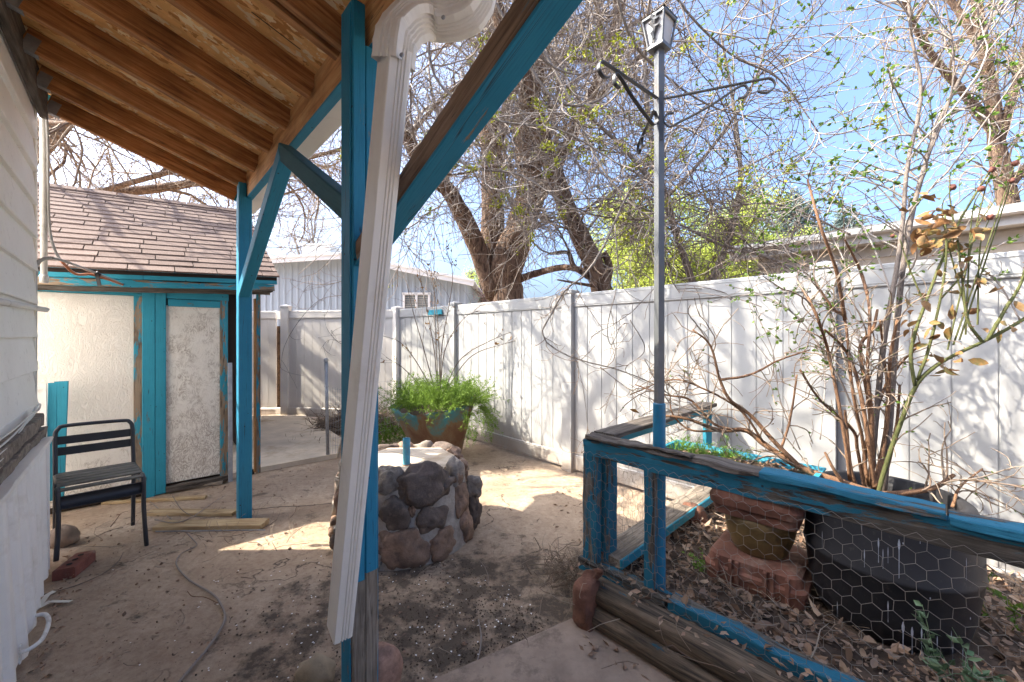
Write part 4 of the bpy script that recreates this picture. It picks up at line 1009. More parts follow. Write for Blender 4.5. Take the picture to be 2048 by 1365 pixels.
def weeds(label, c, rad, n, hgt, mat='leaf_fresh', sz=(.03, .06), nm='weed_clump'):
    a = rng.uniform(0, 2*np.pi, n); r = rad*np.sqrt(rng.random(n)); S = np.stack([c[0]+r*np.cos(a), c[1]+r*np.sin(a), np.full(n, c[2])], 1)
    D = np.stack([np.cos(a)*.5, np.sin(a)*.5, np.full(n, 1.)], 1)+rng.normal(size=(n, 3))*.3
    st = grow(S, D, rng.uniform(.5, 1., n)*hgt, 6, .3, .3, -.2); R = taper(n, 6, np.full(n, .002), .001)
    t = tag(mesh(nm, *tubes(st, R, 3), mat), label, 'plant'); k = n*9; S, D, r = spawn(st, R, k, (.5, 1.4), .2)
    mesh('leaves', *leaves(S, rng.uniform(*sz, k), rng.uniform(*sz, k)*.5, D, .3), mat, t); return t
weeds('bright green leafy weeds on the ground left of the rusty pot', (-1.55, 5.35, 0), .38, 110, .28)
weeds('small green weeds under the wire mesh behind the white downspout', (-1.72, 5.9, 0), .25, 40, .4)
def debris_strip(name, label, c, sx, sy, n, mat, L=(.05, .2)):
    S = np.stack([rng.normal(c[0], sx, n), rng.normal(c[1], sy, n), np.full(n, c[2])+rng.random(n)*.02], 1); D = rng.normal(size=(n, 3))*np.array([1, 1, .12])
    tw = grow(S, D, rng.uniform(*L, n), 5, .3, .8, 0); tw[:, :, 2] = np.clip(tw[:, :, 2], c[2], c[2]+.09)
    return tag(mesh(name, *tubes(tw, taper(n, 5, rng.uniform(.0012, .0035, n), .001), 3), mat), label, kind='stuff')
debris_strip('dry_twigs', 'dry twigs and roots littering the ground below the brush heap', (-2.1, 5.6, .012), .5, .35, 420, 'twig_brown')
debris_strip('dry_grass', 'tuft of dry stalks at the outer foot of the blue pen corner', (.36, 2.34, .03), .10, .10, 330, 'twig_brown', (.06, .22))
debris_strip('dry_twigs', 'fine dry twigs scattered between the chair and the planks', (-2.2, 2.9, .012), .4, .22, 90, 'twig_brown', (.06, .3))
debris_strip('dry_twigs', 'broken twig bits strewn over the patio floor', (-.5, 2.0, .012), 1.1, .7, 150, 'twig_brown', (.02, .09))
def stem(label, pts, r0, r1, mat='twig', nm='fallen_twig', z=.012):
    L = smoothline([tuple(G(x, y, z)) for x, y in pts], 8); R = np.linspace(r0, r1, len(L)); V, F = tube1([Vector(p) for p in L], list(R), 6)
    return tag(mesh(nm, V, F, mat, smooth=True), label, 'stem', 'fallen twigs on the ground')
stem('long pale vine stem curving across the patio floor from the planks to the front', [(300, 1004), (350, 1045), (385, 1078), (392, 1092), (362, 1108), (353, 1130), (378, 1160), (420, 1185), (440, 1206), (449, 1240), (420, 1290), (370, 1350), (330, 1400)], .003, .007)
stem('dark thin twig angling from the red brick across the floor', [(85, 1190), (150, 1172), (205, 1148), (235, 1125), (247, 1105)], .003, .002, 'twig_dark')
stem('forked grey twig lying across the pale planks', [(310, 1040), (350, 1046), (385, 1034), (420, 1010), (452, 990)], .005, .002, z=.05)
stem('short twig stub crossing the planks beside the far post', [(345, 992), (362, 1018), (386, 1032), (430, 1036)], .003, .002, 'twig_dark', z=.05)
stem('small pale curved twig on black soil in front of the pen', [(957, 1240), (962, 1275), (955, 1320), (930, 1365), (900, 1400)], .004, .0025)
stem('thin dark tendril reaching right from the far blue post', [(503, 1020), (560, 1014), (610, 1012), (664, 1007)], .003, .003, 'twig_dark')
stem('short reddish twig near the bend of the long vine stem', [(375, 1183), (385, 1193), (410, 1195), (436, 1207)], .002, .002, 'bark_red')
tag(rock('stone', G(632, 1362)+Vector((0, 0, .035)), .075, 'tanstone', seed=2, sq=(1.2, .8, .7), rough=.28), 'tan broken stone on the ground left of the front blue post', 'stone')
tag(rock('stone', G(764, 1392)+Vector((.0, .0, .09)), .085, 'pinkstone', seed=9, sq=(.95, .8, 1.35), rough=.16), 'pinkish granite stone leaning on the foot of the front post', 'stone')
tag(rock('stone', P(740, 1350, 1.56), .06, 'stone_brown', seed=12, sq=(1.0, .8, 1.1), rough=.2), 'brown stone wedged behind the pink granite stone', 'stone')
def ribbon():
    m = MB()
    for q in ([(78, 1212), (95, 1190), (108, 1183)], [(78, 1215), (100, 1203), (140, 1203)]):
        pts = [G(x, y, .02) for x, y in q]
        for a, b in zip(pts, pts[1:]): m.bar(a, b+(b-a)*.04, .022, .0015, (.2, .1, 1), c=.0003)
    tag(m.build('ribbon_scrap', 'tape'), 'torn pale ribbon scrap on the floor by the corrugated skirt', 'ribbon')
ribbon()
def petals():
    n = 520; x = rng.normal(-.1, .85, n); y = np.abs(rng.normal(1.75, .55, n))+.2
    S = np.stack([x, y, np.full(n, .014)], 1); keep = (uvb(S) > -.25) & (uvb(S) < 1.55); S = S[keep]; n = len(S)
    V, F = leaves(S, rng.uniform(.006, .015, n), rng.uniform(.005, .010, n), rng.normal(size=(n, 3)), .2, .97)
    tag(mesh('petals', V, F, 'petal'), 'tiny white petals sprinkled over the dark patio floor', kind='stuff')
def uvb(S): return S[:, 0]*VX+S[:, 1]*VY
def uva(S): return S[:, 0]*UX+S[:, 1]*UY
petals()
def grit():
    n = 2600; x = rng.uniform(-3.2, 1.2, n); y = rng.uniform(.95, 4.4, n); b = uvb(np.stack([x, y], 1)); k = (b > -.3) & (b < 1.6) & ~((np.hypot(x+.775, y-2.9) < .55)); x = x[k]; y = y[k]; n = len(x)
    V = []; F = []
    for i in range(n):
        r = min(.012, random.expovariate(1/.0026)+.0012); c = Vector((x[i], y[i], .007)); o = len(V)
        q = [Vector((random.gauss(0, .28)+x_, random.gauss(0, .28)+y_, random.gauss(0, .2)+z_)) for x_, y_, z_ in ((1, 0, 0), (0, 1, 0), (-1, 0, 0), (0, -1, 0), (0, 0, .7), (0, 0, -.7))]
        V += [c+v*r for v in q]; F += [(o+a, o+b_, o+e) for a, b_, e in ((0, 1, 4), (1, 2, 4), (2, 3, 4), (3, 0, 4), (1, 0, 5), (2, 1, 5), (3, 2, 5), (0, 3, 5))]
    tag(mesh('grit', V, F, 'stone_brown'), 'small pebbles and grit strewn over the dusty patio floor', kind='stuff')
    n = 240; S = np.stack([rng.uniform(-3.0, 1.0, n), rng.uniform(1.1, 4.2, n), np.full(n, .012)], 1); b = uvb(S); S = S[(b > -.25) & (b < 1.55)]; n = len(S)
    sz = rng.uniform(.008, .024, n); tag(mesh('leaf_bits', *leaves2(S, sz, sz*.5, rng.normal(size=(n, 3))*np.array([1, 1, .3]), .5, .6), 'leaf_dead'), 'broken leaf bits scattered across the patio floor', kind='stuff')
    S = np.stack([UX*(a_ := rng.uniform(1.8, 3.9, 130))+VX*(b_ := -.31+np.abs(rng.normal(0, .035, 130))), UY*a_+VY*b_, np.full(130, .014)], 1); sz = rng.uniform(.012, .035, 130)
    tag(mesh('leaf_bits', *leaves2(S, sz, sz*.5, rng.normal(size=(130, 3))*np.array([1, 1, .5]), .4, .7), 'leaf_dead'), 'dead leaves gathered along the foot of the corrugated skirt', kind='stuff')
grit()
def soil_crumbs():
    n = 3600; x = rng.normal(-.05, .5, n); y = rng.normal(1.85, .4, n); S = np.stack([x, y, np.full(n, .008)], 1)
    b = uvb(S); S = S[(b > -.2) & (b < 1.5) & (S[:, 1] > .9)]; n = len(S)
    V = []; F = []
    for i in range(n):
        r = random.uniform(.0015, .0055); c = Vector(S[i]); o = len(V)
        q = [Vector((random.gauss(0, .25)+x_, random.gauss(0, .25)+y_, random.gauss(0, .2)+z_)) for x_, y_, z_ in ((1, 0, 0), (0, 1, 0), (-1, 0, 0), (0, -1, 0), (0, 0, 1), (0, 0, -1))]
        V += [c+v*r for v in q]; F += [(o+a, o+b, o+e) for a, b, e in ((0, 1, 4), (1, 2, 4), (2, 3, 4), (3, 0, 4), (1, 0, 5), (2, 1, 5), (3, 2, 5), (0, 3, 5))]
    tag(mesh('soil_crumbs', V, F, 'soil'), 'black soil crumbs scattered over the concrete', kind='stuff')
soil_crumbs()
# ================================================================ WIRED PEN
PB = 1.76; PA = 1.275; BZ = .17                          # front plane, left plane, soil height
def bedz(x, y): return BZ+.03*noise.noise(Vector((x*2.3, y*2.3, 2)))+.012*noise.noise(Vector((x*9, y*9, 0)))
def pen():
    A, B = [], []
    V = []; F = []; na, nb = 44, 32; a0, a1, b0, b1 = -2.4, 1.24, 1.66, 3.33
    for j in range(nb+1):
        for i in range(na+1):
            p = uv(a0+(a1-a0)*i/na, b0+(b1-b0)*j/nb); p.z = bedz(p.x, p.y); 
            if j == 0 or i == na: p.z = .10
            V.append(p)
    F = [(j*(na+1)+i, j*(na+1)+i+1, (j+1)*(na+1)+i+1, (j+1)*(na+1)+i) for j in range(nb) for i in range(na)]
    F = [f[::-1] for f in F]
    tag(mesh('soil', V, F, 'soil', smooth=True), kind='structure')
    t = thing('wired_pen', 'rotting blue timber pen frame with a chicken wire front', 'pen', uv(.5, PB))
    zt = .88
    k = dict(segs=70, jit=.009)
    board('top_rail', uv(PA+.01, PB, zt-.045), uv(-2.2, PB, zt-.045), .045, .085, 'blue_rotten', t, **k)
    board('cap_rail', uv(PA-.0, PB+.012, zt+.006), uv(.45, PB+.012, zt+.010), .085, .022, 'darkwood', t, segs=50, jit=.011, seed=8)
    board('cap_rail', uv(.46, PB+.012, zt+.012), uv(-.02, PB+.012, zt+.010), .085, .026, 'blue_worn', t, segs=40, jit=.006, seed=2)
    board('cap_rail', uv(-.03, PB+.012, zt+.0), uv(-2.2, PB+.012, zt+.004), .085, .024, 'blue_rotten', t, segs=60, jit=.008, seed=6)
    board('rail_splinter', uv(PA-.02, PB-.012, zt+.022), uv(.72, PB-.02, zt+.022), .03, .012, 'darkwood', t, segs=50, jit=.012, seed=15)
    board('bottom_rail', uv(PA+.03, PB-.005, .215), uv(.83, PB-.005, .215), .07, .06, 'blue_rotten', t, **k)
    board('bottom_rail', uv(.81, PB-.005, .222), uv(-2.2, PB-.005, .215), .075, .065, 'blue_worn', t, segs=90, jit=.008, seed=5)
    board('post', uv(PA-.028, PB, .24), uv(PA-.028, PB, zt-.085), .045, .09, 'blue_worn', t, up=(UX, UY, 0), segs=20, jit=.003)
    board('post', uv(PA-.03, PB+.055, .24), uv(PA-.03, PB+.055, zt-.085), .04, .09, 'blue', t, up=(UX, UY, 0), segs=12, jit=.002)
    board('post', uv(PA-.095, PB+.07, .20), uv(PA-.095, PB+.07, zt-.085), .09, .03, 'blue_worn', t, up=(UX, UY, 0), segs=12, jit=.002)
    board('post', uv(.915, PB-.003, .25), uv(.915, PB-.003, zt-.085), .04, .05, 'blue_worn', t, up=(UX, UY, 0), segs=20, jit=.004)
    board('post', uv(-1.6, PB, .25), uv(-1.6, PB, zt-.085), .04, .085, 'blue_worn', t, up=(UX, UY, 0))
    # the side towards the fence
    board('side_rail', uv(PA-.05, PB+.06, zt-.03), uv(PA-.05, 3.28, zt-.03), .04, .05, 'teal', t)
    board('side_cap', uv(PA-.05, PB+.08, zt+.008), uv(PA-.05, 3.28, zt+.008), .13, .026, 'darkwood', t, segs=40, jit=.004)
    board('side_sill', uv(PA-.10, PB+.03, .265), uv(PA-.10, 3.28, .265), .15, .035, 'greywood', t, segs=30, jit=.005)
    board('sill_edge', uv(PA-.182, PB+.03, .262), uv(PA-.182, 3.28, .262), .012, .05, 'teal', t, segs=20, jit=.002)
    board('post', uv(PA-.05, 3.26, .0), uv(PA-.05, 3.26, zt-.03), .05, .05, 'teal', t)
    # chicken wire
    def hexnet(fn, W, Hh, s=.0285, jit=.004):
        w3 = s*math.sqrt(3); m = MB(); nx = int(W/w3)+1; ny = int(Hh/(1.5*s))+1; seen = {}
        def pt(x, z):
            q = noise.noise_vector(Vector((x*9, z*9, 5)))*jit*1.4+noise.noise_vector(Vector((x*31, z*31, 7)))*jit*.6
            return fn(x+q.x, z+q.y, q.z*1.6+.012*noise.noise(Vector((x*2, z*2.5, 9))))
        Pn = []
        for j in range(ny):
            for i in range(nx):
                cx = i*w3+(w3/2 if j % 2 else 0); cz = j*1.5*s
                p = [(cx+s*math.cos(math.radians(60*q+30)), cz+s*math.sin(math.radians(60*q+30))) for q in range(6)]
                for e in ((0, 1), (1, 2), (5, 0)):
                    x0, z0 = p[e[0]]; x1, z1 = p[e[1]]
                    if max(x0, x1) > W or min(x0, x1) < 0 or max(z0, z1) > Hh or min(z0, z1) < 0: continue
                    A_, B_ = pt(x0, z0), pt(x1, z1); Pn.append([A_, (A_+B_)/2, B_])
        return np.array(Pn, float)
    N1 = hexnet(lambda x, z, o: uv(PA-x, PB-.05+o, .20+z), 3.0, .655)
    mesh('wire_netting', *tubes(N1, np.full((len(N1), 3), .00068), 4), 'wire', t)
    N2 = hexnet(lambda x, z, o: uv(PA-.035+o, PB+x, .27+z), 1.5, .57)
    mesh('wire_netting', *tubes(N2, np.full((len(N2), 3), .0008), 4), 'wire', t)
    # two landscape timbers stacked in front
    g = 'stacked landscape timbers before the pen'
    for z, b, mat, lab, sd in ((.066, 1.645, 'logwood', 'lower weathered round timber lying on the ground before the pen', 1), (.165, 1.668, 'logwood', 'upper weathered round timber stacked under the pen rail', 2)):
        V = []; F = []; n = 60; kk = 14
        for i in range(n+1):
            a = 1.24-3.2*i/n
            for j in range(kk):
                q = 2*math.pi*j/kk; r = .062+.004*noise.noise(Vector((a*2, j*.9, sd)))+.002*noise.noise(Vector((a*9, j*2., sd))); y = r*math.cos(q); zz = max(-.055, min(.052, r*math.sin(q)))
                V.append(uv(a, b+y, z+zz))
        for i in range(n):
            for j in range(kk): F.append((i*kk+j, (i+1)*kk+j, (i+1)*kk+(j+1) % kk, i*kk+(j+1) % kk))
        F.append(tuple(range(kk))); F.append(tuple(range(n*kk, (n+1)*kk))[::-1])
        Mx, L = frame(uv(1.24, b, z), uv(-1.96, b, z)); I = Mx.inverted()
        tag(mesh('landscape_timber', [I @ v for v in V], [f[::-1] for f in F], mat, None, Mx, True), lab, 'timber', g)
    # rust-brown figure-like rock at the timbers' end
    m = MB(); c = G(1172, 1258)
    Lr = smoothline([(.0, .0, -.02, .036), (.0, 0, .03, .05), (-.004, 0, .10, .06), (-.002, 0, .17, .060), (.012, 0, .225, .052), (.03, 0, .26, .038), (.055, -.01, .275, .027), (.075, -.015, .295, .022), (.08, -.015, .318, .010)], 4)
    V, F = tube1([c+Vector(v[:3]) for v in Lr], [float(v[3]) for v in Lr], 24)
    V = [v+noise.noise_vector(v*9)*.03+noise.noise_vector(v*24)*.014+noise.noise_vector(v*60)*.004 for v in V]; m.add(V, F)
    tag(m.build('rust_rock', 'rustrock', smooth=True), 'upright rust brown stump shaped rock at the end of the timbers', 'rock')
pen()
def litter():
    n = 9000; a = rng.uniform(-2.0, 1.26, n); b = 1.70+1.62*rng.random(n); S = np.stack([UX*a+VX*b, UY*a+VY*b, np.zeros(n)], 1)
    d = np.hypot(S[:, 0]-1.68, S[:, 1]-1.80); S = S[d > .30]
    S[:, 2] = [bedz(x, y)+.004 for x, y, _ in S]; S[:, 2] += rng.random(len(S))*.028; n = len(S)
    D = rng.normal(size=(n, 3))*np.array([1, 1, .45]); sz = .014+.052*rng.random(n)**1.8
    V, F = leaves2(S, sz, sz*rng.uniform(.35, .6, n), D, .45, .8)
    tag(mesh('leaf_litter', V, F, 'leaf_dead'), 'thick layer of dry brown leaves inside the pen', kind='stuff')
    n = 260; S = np.stack([UX*rng.uniform(-1.5, 1.25, n), np.zeros(n), np.zeros(n)], 1); a = rng.uniform(-1.5, 1.3, n); b = rng.choice([1.62, 1.70, 1.74], n)+rng.normal(0, .025, n); z = np.where(b < 1.66, .24, .25)
    S = np.stack([UX*a+VX*b, UY*a+VY*b, z], 1); sel = rng.random(n) < .6; S = S[sel]; n = len(S)
    # leaves caught between timbers and rail, on the ground below the timbers
    S2 = np.array([uv(aa, 1.53+rng.normal(0, .04), .026) for aa in rng.uniform(-1, 1.1, 90)]); S = np.concatenate([S, S2]); n = len(S)
    S3 = np.array([(x, y, .016) for x, y in zip(rng.normal(.62, .25, 70), rng.normal(2.95, .3, 70))]); S = np.concatenate([S, S3]); n = len(S)
    V, F = leaves(S, rng.uniform(.02, .05, n), rng.uniform(.012, .024, n), rng.normal(size=(n, 3))*np.array([1, 1, .4]), .4, .5)
    tag(mesh('leaf_litter', V, F, 'leaf_dead'), 'dry leaves caught along the timbers and the pen rail', kind='stuff')
    debris_strip('dry_twigs', 'dry stalks lying among the brown leaves in the pen', (1.2, 2.0, BZ+.03), .45, .35, 160, 'twig_brown', (.08, .3))
    for i, (px, py, sz, dr) in enumerate(((1368, 1222, .075, (.5, .5, .7)), (1505, 1260, .11, (1, .1, .05)), (1305, 1112, .06, (1, .4, .5)))):
        p = G(px, py, .235 if i != 1 else .20); V, F = leaves2(np.array([p]), sz, sz*.45, np.array([dr], float), 0, .6)
        tag(mesh('fallen_leaf', V, F, 'leaf_dead'), ('large curled tan leaf standing on the lower blue pen rail', 'broad orange brown leaf lying on the litter beside the black tub', 'orange brown leaf stuck in the wire at the pen corner')[i], 'leaf')
litter()
def lamp():
    b = uv(.895, PB+.042); t = thing('lamp_post', 'grey garden lamp post with lantern and scroll hooks in a blue sleeve', 'lamp post', b)
    rz = math.radians(18); Mx = Matrix.Translation(b) @ Matrix.Rotation(rz, 4, 'Z')
    d = b.y; zt = H+(673-100)*d/800; zs = H-(808-673)*d/800
    m = MB(); m.box((-.0165, -.0165, .1), (.0165, .0165, zt), Mx, .003); m.build('pole', 'lampmetal', t)
    s = MB(); s.lathe([(.0285, .1), (.0285, zs), (.0255, zs+.004)], 20, Mx); s.build('sleeve', 'sleeve', t, smooth=False)
    la = MB(); hh = .135; r0, r1 = .036, .054; rl = Matrix.Translation((b.x, b.y, zt)) @ Matrix.Rotation(math.radians(-50), 4, 'Z')
    la.box((-r0-.004, -r0-.004, -.004), (r0+.004, r0+.004, .014), rl, .003)
    for sx in (-1, 1):
        for sy in (-1, 1): la.bar(rl @ Vector((sx*r0, sy*r0, .01)), rl @ Vector((sx*r1, sy*r1, hh)), .010, .010)
    for z, r in ((hh, r1),):
        for sx, sy, ex, ey in ((-1, -1, 1, -1), (1, -1, 1, 1), (1, 1, -1, 1), (-1, 1, -1, -1)): la.bar(rl @ Vector((sx*r, sy*r, z)), rl @ Vector((ex*r, ey*r, z)), .012, .016)
    lo = la.build('lantern', 'lampmetal', t)
    pn = MB(); q = r0-.004; q1 = r1-.006
    V = [rl @ Vector(v) for v in ((-q, -q, .012), (q, -q, .012), (q, q, .012), (-q, q, .012), (-q1, -q1, hh), (q1, -q1, hh), (q1, q1, hh), (-q1, q1, hh))]
    pn.add(V, [(0, 1, 5, 4), (1, 2, 6, 5), (2, 3, 7, 6), (3, 0, 4, 7), (4, 5, 6, 7)]); pn.build('frosted_pane', 'frosted', lo, WM[lo])
    rf = MB(); V = [rl @ Vector(v) for v in ((-.062, -.062, hh+.008), (.062, -.062, hh+.008), (.062, .062, hh+.008), (-.062, .062, hh+.008), (-.045, -.045, hh+.022), (.045, -.045, hh+.022), (.045, .045, hh+.022), (-.045, .045, hh+.022))]
    rf.add(V, [(3, 2, 1, 0), (0, 1, 5, 4), (1, 2, 6, 5), (2, 3, 7, 6), (3, 0, 4, 7), (4, 5, 6, 7)])
    for sx, sy in ((-1, -.2), (1, .2), (-.2, 1), (.2, -1)): rf.tube([rl @ Vector((sx*.052+.008*math.cos(q), sy*.052, hh+.024+.009*math.sin(q))) for q in np.linspace(0, 5.5, 9)], .003, 5)
    rf.build('lantern_roof', 'iron', lo, WM[lo])
    tr = MB()                                           # cut-out leaf tracery on two faces
    for fx in (0,):
        Rf = rl @ Matrix.Rotation(-math.pi/2*fx, 4, 'Z')
        def f(x, z): k = r0+(r1-r0)*z/hh; return Rf @ Vector((x*k, -k-.002, z))
        tr.tube([f(-.3, .02), f(-.1, .06), f(.1, .10), f(.35, .14)], .005, 5)
        for z0, sx, sz in ((.035, -.5, .03), (.055, .5, .03), (.075, -.55, .035), (.09, .45, .025), (.11, -.4, .025)):
            c0 = f(.0+(z0-.06)*3, z0); c1 = f(sx+.1, z0+sz); cm = f(sx*.3, z0+sz*.9); tr.tube([c0, cm, c1], [.005, .013, .004], 5)
    tr.build('leaf_tracery', 'lampmetal', lo, WM[lo])
    # three scrolled hanger arms
    za = H+(673-200)*d/800
    def arm(dirv, rise, L):
        dv = Vector((dirv[0], dirv[1], 0)).normalized(); m = MB()
        def q(x, z): return Vector((b.x, b.y, za))+dv*(x+.02)+Vector((0, 0, z))
        sv = Vector((-dv.y, dv.x, 0))
        def strip(pts):
            pts = [Vector(p) for p in smoothline([tuple(p) for p in pts], 5)]; V = []; n = len(pts); w_ = .008; th = .0022
            for i, p in enumerate(pts):
                tt = (pts[min(i+1, n-1)]-pts[max(i-1, 0)]).normalized(); nv = tt.cross(sv)
                V += [p+sv*w_+nv*th, p-sv*w_+nv*th, p-sv*w_-nv*th, p+sv*w_-nv*th]
            F = [(4*i+j, 4*i+(j+1) % 4, 4*i+4+(j+1) % 4, 4*i+4+j) for i in range(n-1) for j in range(4)]+[(3, 2, 1, 0), tuple(range(4*n-4, 4*n))]
            m.add(V, F)
        e = (L, rise)
        strip([q(0, 0), q(L*.5, rise*.5), q(L, rise), q(L+.05, rise-.005), q(L+.065, rise-.04), q(L+.035, rise-.062), q(L+.0, rise-.05)])
        strip([q(.045, -.075), q(.015, -.075), q(.0, -.105), q(.025, -.135), q(.06, -.125), q(L*.5, -.125+(rise+.105)*.47), q(L*.82, rise*.82-.012), q(L*.90, rise*.82-.03), q(L*.88, rise*.82-.06), q(L*.80, rise*.82-.065)])
        m.build('hanger_arm', 'iron', t)
    arm((.43, -.154), .005, .385); arm((-.335, -.27), .0, .36); arm((.04, .44), .0, .37)
    pl = MB(); pl.bar(Vector((b.x, b.y, za-.2))+Vector((.0, -.02, 0)), Vector((b.x, b.y, za+.03))+Vector((0, -.02, 0)), .022, .004, (0, -1, 0)); pl.build('bracket_plate', 'iron', t)
lamp()
def tub():
    c = Vector((1.68, 1.80, BZ-.02)); R = .292; h = .50; t = thing('planter_tub', 'big black plastic tub with pale paint drips behind the chicken wire', 'planter', c)
    m = MB(); Mx = Matrix.Translation(c)
    m.lathe([(r_, z_*1.16) for r_, z_ in [(R-.10, 0), (R-.062, .014), (R-.036, .05), (R-.014, .14), (R+.003, .255), (R+.008, .262), (R+.003, .27), (R, .42), (R-.004, .46), (R-.02, .490), (R-.035, h), (R-.060, .495), (R-.062, .40), (R-.07, .30)]], 72, Mx, cap=False); m.build('tub_wall', 'tub', t, smooth=True)
    s = MB(); s.lathe([(R-.064, .48), (.12, .505), (.01, .515)], 32, Mx); s.build('soil', 'soil', t, smooth=True)
    dr = MB(); r = random.Random(5)
    spots = [(1798, 1085, .13, 6), (1757, 1082, .05, 4), (1729, 1105, .035, 3), (1806, 1085, .0, 3), (1840, 1058, .02, 3), (1724, 1035, .035, 2), (1645, 1068, .03, 2), (1776, 1208, .035, 3), (1806, 1250, .07, 7), (1824, 1260, .06, 6), (1843, 1262, .055, 4), (1874, 1278, .035, 3), (1902, 1268, .02, 2), (1905, 1292, .015, 2), (1675, 1208, .02, 2), (1932, 1122, .035, 2), (1776, 1100, .015, 2), (1925, 1300, .015, 2), (1940, 1235, .006, 2), (1860, 1195, .005, 2), (1850, 1030, .004, 2), (1766, 1104, .03, 2)]
    for px, py, L, w_ in spots:
        # where this line of sight meets the tub's side
        ax = (px-1024)/800; A = ax*ax+1; Bq = -2*(ax*c.x+c.y); Cq = c.x**2+c.y**2-(R+.0015)**2; D = Bq*Bq-4*A*Cq
        if D < 0: continue
        d = (-Bq-math.sqrt(D))/(2*A); p = P(px, py, d); n = Vector((p.x-c.x, p.y-c.y, 0)).normalized(); s_ = Vector((-n.y, n.x, 0)); wd = w_*.0014
        wd *= .5; pts = [(.012, wd*.15), (.004, wd*.55), (-.006, wd*.9), (-.018, wd*.8), (-.026, wd*.4)]+[(-.03-L*f, wd*.25) for f in (0, .3, .6, .9)]+[(-.03-L-.004, wd*.4), (-.03-L-.008, .0004)] if L > .012 else [(0, .001), (-.003, .002), (-.008, .001)]
        V = []; o = 0
        for dz, hw in pts: V += [p+n*.0012-s_*hw+Vector((0, 0, dz)), p+n*.0012+s_*hw+Vector((0, 0, dz))]
        dr.add(V, [(2*i, 2*i+1, 2*i+3, 2*i+2) for i in range(len(pts)-1)])
    tag(dr.build('paint_drips', 'drip', t), kind='stuff')
tub()
def pedestal():
    c = G(1518, 1080, BZ); c = Vector((1.30, 2.10, BZ-.01)); rz = math.radians(43-90+4)
    t = thing('clay_pedestal', 'stepped terracotta pedestal with an ochre bowl shaped middle in the leaf litter', 'pedestal', c)
    Mx = Matrix.Translation(c) @ Matrix.Rotation(rz, 4, 'Z')
    def sq(mb, rows, n=5):
        V = []; F = []; per = 4*(n+1)
        for r, z in rows:
            cr = min(.05, r*.35)
            for cx, cy, a0 in ((1, 1, 0), (-1, 1, 90), (-1, -1, 180), (1, -1, 270)):
                for i in range(n+1): a = math.radians(a0+90*i/n); V.append((cx*(r-cr)+cr*math.cos(a), cy*(r-cr)*.86+cr*math.sin(a), z))
        for j in range(len(rows)-1):
            for i in range(per): F.append((j*per+i, j*per+(i+1) % per, (j+1)*per+(i+1) % per, (j+1)*per+i))
        F += [tuple(range(per))[::-1], tuple(range((len(rows)-1)*per, len(rows)*per))]
        mb.add(V, F, Mx)
    b = MB(); sq(b, [(.215, 0), (.215, .05), (.222, .055), (.222, .075), (.205, .085), (.20, .13), (.185, .145), (.17, .15)]); b.build('base', 'terra', t)
    for k in (-1, 1):
        f = MB()
        for x in (.06, .09, .15): f.box((k*x-.008, -.205, .01), (k*x+.008, -.180, .13), Mx, .004)
        f.build('rib', 'terra', t)
    w_ = MB(); w_.lathe([(.115, .145), (.125, .16), (.15, .23), (.165, .30), (.168, .335), (.15, .345)], 32, Mx); w_.build('bowl', 'brass', t, smooth=True)
    u = MB(); sq(u, [(.16, .335), (.185, .345), (.19, .39), (.20, .395), (.205, .43), (.19, .46), (.185, .475)]); u.build('capital', 'terra', t)
    q = MB(); A = uv(1.02, 2.30, .0); Bq = uv(.42, 2.30, 0); z0, z1 = .66, .775
    V = []
    for z, w0, e in ((z0, .09, 0), (z1, .125, .03), (z1+.004, .14, .04), (z1+.012, .14, .04), (z1+.012, .118, .02), (z0+.07, .095, .0)):
        for a_, b_ in ((1.05+e, -w0), (1.05+e, w0), (.40-e, w0), (.40-e, -w0)): V.append(uv(a_, 2.28+b_, z))
    F = [(j*4+i, j*4+(i+1) % 4, j*4+4+(i+1) % 4, j*4+4+i) for j in range(5) for i in range(4)]+[(3, 2, 1, 0), (20, 21, 22, 23)]
    q.add(V, [f[::-1] for f in F]); tr = tag(q.build('planter_trough', 'teal'), 'long turquoise planter trough with sprouting grass on the clay pedestal', 'planter')
    n = 420; a = rng.uniform(.42, 1.0, n); b_ = 2.28+rng.uniform(-.095, .095, n); S = np.stack([UX*a+VX*b_, UY*a+VY*b_, np.full(n, .745)+rng.random(n)*.03], 1)
    mesh('dead_leaves', *leaves(S, rng.uniform(.025, .05, n), rng.uniform(.012, .022, n), rng.normal(size=(n, 3))*np.array([1, 1, .4]), .4, .4), 'leaf_dead', tr)
    n = 230; a = rng.uniform(.70, 1.04, n); b_ = 2.28+rng.uniform(-.10, .10, n); S = np.stack([UX*a+VX*b_, UY*a+VY*b_, np.full(n, .745)], 1)
    st = grow(S, rng.normal(size=(n, 3))*.45+np.array([-.1, -.2, 1]), rng.uniform(.04, .15, n), 6, .3, .3, -.35); R = taper(n, 6, np.full(n, .0015), .001)
    g = tag(mesh('sprouting_grass', *tubes(st, R, 3), 'grass'), 'fresh green shoots sprouting in the turquoise trough', 'plant')
    S, D, r = spawn(st, R, 1500, (.4, 1.1), .2); mesh('blades', *leaves(S, rng.uniform(.015, .04, 1500), rng.uniform(.003, .006, 1500), D, .2), 'grass', g)
    tag(rock('stone', G(1385, 1045, BZ)+Vector((0, 0, .04)), .085, 'rustrock', seed=21, sq=(1.1, .8, 1.), rough=.2), 'reddish rock half buried in leaves left of the clay pedestal', 'stone')
pedestal()
weeds('small feathery green weed among leaves below the middle pen post', (G(1410, 1140, BZ).x, G(1410, 1140, BZ).y, BZ), .04, 12, .14, 'grass', (.01, .025))
weeds('tiny green seedling between the clay pedestal and the black tub', (G(1578, 1140, BZ).x, G(1578, 1140, BZ).y, BZ), .04, 10, .09, 'grass', (.01, .025))
